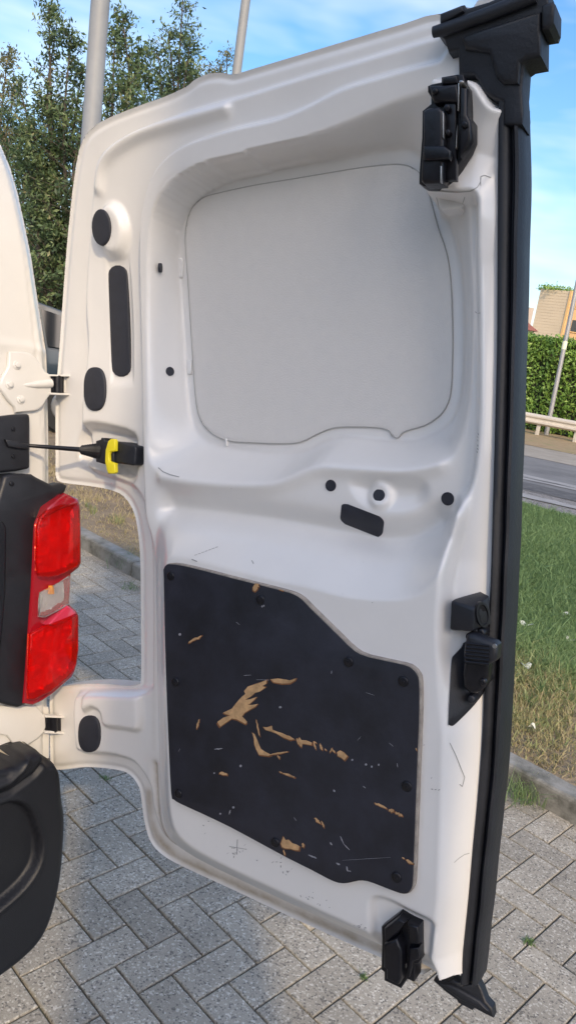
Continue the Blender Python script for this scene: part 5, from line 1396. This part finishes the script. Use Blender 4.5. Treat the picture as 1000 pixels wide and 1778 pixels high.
def lens_part(name, pts, mat, h, th, seed, mr, ribs=True):
    P = BP.poly(zl(pts), h + th)
    mb = MB(); prism(mb, BP, P, h, h + th, .0022, uv=True); mb.build(name, mat, lamp, smooth=True)
    # faceted reflector behind it
    if area2(P) < 0: P = P[::-1]
    c = P.mean(0); Q = c + (P - c) * (.93 if ribs else .84)
    st = .0034
    us = np.arange(Q[:, 0].min(), Q[:, 0].max(), st); vs = np.arange(Q[:, 1].min(), Q[:, 1].max(), st)
    X, Y = np.meshgrid(us, vs, indexing='ij'); ins = inside(X, Y, Q)
    r = np.random.default_rng(seed)
    hz_ = h - .004 - .006 * ((np.arange(len(us)) % 2)[:, None] * np.ones_like(X)) - .0012 * r.uniform(0, 1, X.shape) - .008 * np.exp(-(((X - c[0]) / .02) ** 2 + ((Y - c[1] - .02) / .02) ** 2))
    hz_ = hz_ - .010 * np.kron(r.uniform(0, 1, (X.shape[0] // 3 + 1, X.shape[1] // 4 + 1)), np.ones((3, 4)))[:X.shape[0], :X.shape[1]]
    idx = np.arange(X.size).reshape(X.shape); q = ins[:-1, :-1] & ins[1:, :-1] & ins[1:, 1:] & ins[:-1, 1:]
    I, J = np.nonzero(q); F = np.stack([idx[I, J], idx[I + 1, J], idx[I + 1, J + 1], idx[I, J + 1]], 1)
    us_ = np.unique(F); rm = -np.ones(X.size, int); rm[us_] = np.arange(len(us_))
    link('reflector', mesh_np('reflector', BP.W(X.ravel()[us_], Y.ravel()[us_], np.maximum(hz_.ravel()[us_], .0405)), rm[F], mr, False), lamp)
REFR = simple('red_reflector', (0.95, 0.08, 0.04), 0.18, metal=0.3, var=0.3, vscale=70)
lens_part('red_lens', [(330, 340), (420, 300), (540, 300), (550, 345), (553, 500), (553, 690), (540, 722), (490, 752), (400, 790), (330, 800), (270, 790), (258, 700), (262, 450), (285, 385)], RED, .055, .008, 1, REFR)
lens_part('clear_lens', [(285, 905), (360, 868), (420, 835), (486, 790), (486, 880), (478, 980), (400, 1030), (300, 1078), (272, 1075), (276, 960)], CLEAR, .050, .006, 2, REFL, False)
lens_part('red_lens', [(215, 1190), (330, 1130), (470, 1075), (530, 1050), (542, 1070), (542, 1300), (530, 1390), (505, 1450), (480, 1480), (360, 1580), (240, 1640), (200, 1640), (205, 1400)], RED, .055, .008, 3, REFR)
prism_obj('lens_crown', BP, zl([(330, 320), (455, 232), (540, 268), (545, 300), (430, 330), (300, 395)]), .03, .060, REDD, lamp, r=.005)
prism_obj('lens_crown', BP, zl([(330, 1130), (465, 990), (525, 1035), (530, 1060), (380, 1140)]), .03, .060, simple('rose_lens', (0.55, .03, .07), .12, coat=.6), lamp, r=.005)
mb = MB(); c = BP.p(*zl([(352, 885)])[0], .047); mb.tube([c - dV * .008, c + dV * .008], [.006, .005], 12); mb.build('amber_bulb', AMBER, lamp, smooth=True)
mb = MB(); mb.tube([BP.p(*q, .0565) for q in zl([(290, 925), (280, 1000), (274, 1070), (310, 1072), (400, 1028), (470, 985)])], .0011, 8); mb.build('clear_lens_rim', STEEL, lamp, smooth=True)
mb = MB(); c = BP.uv(*zl([(85, 158)])[0], .036); prism(mb, BP, np.array([(c[0] + .0045 * math.cos(t), c[1] + .0045 * math.sin(t)) for t in np.linspace(0, 6.283, 12, endpoint=False)]), .03, .0375, .001, uv=True); mb.build('lamp_screw', LATCHB, lamp, smooth=True)

# ---- body: corner pillar seen past the door, lower sill corner, flank and the rest of the van
bo = [(-140, -260), (-60, 100), (-20, 200), (0, 226), (16, 246), (32, 285), (45, 330), (58, 390), (68, 440), (77, 500), (86, 560), (93, 612), (96, 660), (98, 760), (98, 900), (97, 1050), (96, 1180), (94, 1280), (92, 1420), (60, 1500), (-140, 1500)]
sE = smooth_poly(BP.poly(bo[:-2], 0), 3, False)
pillar_uv = np.array([list(p) for p in BP.poly(bo, 0)])
seam = smooth_poly(BP.poly([(-30, 215), (5, 270), (18, 310), (30, 360), (42, 420), (52, 500), (60, 570), (66, 640), (72, 700), (78, 800), (79, 1000), (78, 1200), (74, 1300), (66, 1420)], 0), 3, False)
def body_h(X, Y, sd):
    s = sd.ravel(); x, y = X.ravel(), Y.ravel()
    d = seg_dist(x, y, sE, closed=False)
    h = -0.030 * (1 - ss(d / .030)) 
    ds = seg_dist(x, y, seam, closed=False)
    h -= .0035 * np.exp(-(ds / .0022) ** 2)
    q = BP.uv(40, 640, 0)
    h -= .006 * ss((q[1] - y) / .015) * 0
    h += .003 * np.exp(-((y - BP.uv(20, 600, 0)[1]) / .01) ** 2)
    return h.reshape(X.shape)
relief('corner_pillar', BP, None, 0, body_h, .004, WHITE_B, van, -.05, uvpoly=pillar_uv, n=1)
# flank and shell built from the rear outline, swept forward
FW = FWD
Lb = -bU; Lb = Lb / np.linalg.norm(Lb)                         # across the van towards its left side
sec = [BP.W(p[0], p[1], -.031) for p in sE]                    # right edge of the tail, top to bottom
topP, botP = sec[0].copy(), sec[-1].copy()
mb = MB(); V = []; steps = (0, .6, 2.2, 3.2, 3.9); k_ = len(sec)
for st in steps:
    for p in sec: V.append(p + FW * st + np.array([bU[0], bU[1], 0]) * (.03 * math.sin(math.pi * st / 4.2)))
mb.add(V, [(i * k_ + j, (i + 1) * k_ + j, (i + 1) * k_ + j + 1, i * k_ + j + 1) for i in range(len(steps) - 1) for j in range(k_ - 1)])
mb.build('side_panel', WHITE_B, van, smooth=True)
Wv = 1.62; X0 = np.array([Lb[0], Lb[1], 0]); X0 /= np.linalg.norm(X0)
lft = [p + X0 * (Wv + 2 * ((p - botP) @ X0) * -1) for p in sec]
mb = MB(); V = []
for st in steps:
    for p in lft: V.append(p + FW * st)
mb.add(V, [(i * k_ + j, i * k_ + j + 1, (i + 1) * k_ + j + 1, (i + 1) * k_ + j) for i in range(len(steps) - 1) for j in range(k_ - 1)])
mb.build('side_panel', WHITE_B, van, smooth=True)
mb = MB(); V = []
for st in steps:
    for t in np.linspace(0, 1, 7):
        p = sec[0] * (1 - t) + lft[0] * t + np.array([0, 0, .05 * math.sin(math.pi * t)]); V.append(p + FW * st)
mb.add(V, [(i * 7 + j, (i + 1) * 7 + j, (i + 1) * 7 + j + 1, i * 7 + j + 1) for i in range(len(steps) - 1) for j in range(6)])
mb.build('roof', WHITE_B, van, smooth=True)
fz = BP.p(0, 1330, 0)[2]
a_ = sec[-1] * 1; b_ = lft[-1] * 1
mb = MB(); mb.add([np.array([*(q[:2]), fz - .02]) for q in (a_, b_, b_ + FW * 3.9, a_ + FW * 3.9)] + [np.array([*(q[:2]), fz - .12]) for q in (a_, b_, b_ + FW * 3.9, a_ + FW * 3.9)], [(0, 1, 2, 3), (7, 6, 5, 4), (0, 4, 5, 1), (1, 5, 6, 2), (2, 6, 7, 3), (3, 7, 4, 0)])
mb.build('load_floor', INTER, van)
mb = MB(); c4_ = (sec[k_ // 2] + lft[k_ // 2]) / 2 + FW * 3.85; mb.box((c4_[0], c4_[1], 1.25), X0 * .8, FW * .03, (0, 0, .75)); mb.build('front_bulkhead', INTER, van)
# bonnet, windscreen block
mb = MB(); c5 = (a_ + b_) / 2 + FW * 4.35; mb.box((c5[0], c5[1], .80), X0 * .84, FW * .48, (0, 0, .40)); mb.build('bonnet', WHITE_B, van, bevel=.08)
# left pillar
mb = MB(); mb.box((*((lft[k_ // 2] + FW * .03)[:2]), 1.3), X0 * .05, FW * .04, (0, 0, .6)); mb.build('corner_pillar', WHITE_B, van, bevel=.015)
# wheels
for (side, sgn) in ((a_, 1), (b_, -1)):
    for st in (.75, 3.75):
        c = side + FW * st; c = np.array([c[0], c[1], .33]) + X0 * .14 * sgn
        mb = MB(); mb.tube([c - X0 * .11, c - X0 * .10, c + X0 * .10, c + X0 * .11], [.27, .33, .33, .27], 30); w_ = mb.build('wheel', TYRE, van, smooth=True)
        mb = MB(); mb.tube([c - X0 * .118 * sgn, c - X0 * .09 * sgn], [.20, .16], 24); mb.build('wheel_rim', RIM, w_, smooth=True)

# ---- bumper
bm_px = [(-260, 1345), (-120, 1338), (0, 1322), (20, 1310), (45, 1300), (62, 1298), (68, 1305), (70, 1316), (84, 1314), (90, 1322), (98, 1340), (106, 1370), (113, 1405), (112, 1450), (108, 1500), (100, 1548), (86, 1595), (66, 1632), (38, 1662), (0, 1692), (-60, 1730), (-260, 1800)]
HB = .09
bp_uv = smooth_poly(BP.poly(bm_px, HB * .62), 3)
crease = smooth_poly(BP.poly([(-200, 1440), (-60, 1412), (0, 1398), (18, 1392), (38, 1394), (54, 1406), (66, 1432), (74, 1462), (72, 1490), (62, 1516), (40, 1545), (0, 1580), (-60, 1620), (-200, 1690)], HB), 3)
crz = BP.poly([(-200, 1425), (-20, 1388), (20, 1374), (60, 1345), (84, 1316)], HB)
crz2 = BP.poly([(-200, 1405), (-20, 1372), (15, 1358), (40, 1336), (56, 1300)], HB)
def bump_h(X, Y, sd):
    x, y = X.ravel(), Y.ravel(); s = sd.ravel()
    rr_ = np.interp(y, [BP.uv(60, 1400, .05)[1], BP.uv(60, 1340, .05)[1]], [.034, .012])
    h = HB * (1 - (1 - np.clip(s / rr_, 0, 1)) ** 2.2) ** .5
    s2 = sdf(x, y, crease); h -= .022 * ss((s2 + .001) / .009)
    h += .003 * np.exp(-((s2 + .004) / .004) ** 2)
    d = seg_dist(x, y, crz, closed=False); h -= .009 * np.exp(-(d / .004) ** 2)
    d = seg_dist(x, y, crz2, closed=False); h += .010 * np.exp(-(d / .006) ** 2)
    return h.reshape(X.shape)
relief('bumper', BP, None, HB * .62, bump_h, .0045, BLACKT, van, -.05, uvpoly=bp_uv, n=1)
# bumper wraps round the corner along the flank
mb = MB(); V = []; ring = bp_uv
ks = 0
edge = [p for p in bp_uv if p[0] > BP.uv(60, 1400, .05)[0]]
edge = sorted(edge, key=lambda p: -p[1]); ke = len(edge)
for st in (0, .2, .5):
    for p in edge: V.append(BP.W(p[0], p[1], .002) + FW * st)
mb.add(V, [(i * ke + j, (i + 1) * ke + j, (i + 1) * ke + j + 1, i * ke + j + 1) for i in range(2) for j in range(ke - 1)])
mb.build('bumper_side', BLACKT, van, smooth=True)
# grey inner strip between sill and hinge (painted return flange of the body)
prism_obj('body_return', BP, [(66, 1225), (86, 1228), (88, 1245), (87, 1318), (72, 1322), (66, 1300)], -.03, -.008, WHITE_B, van, r=.004)
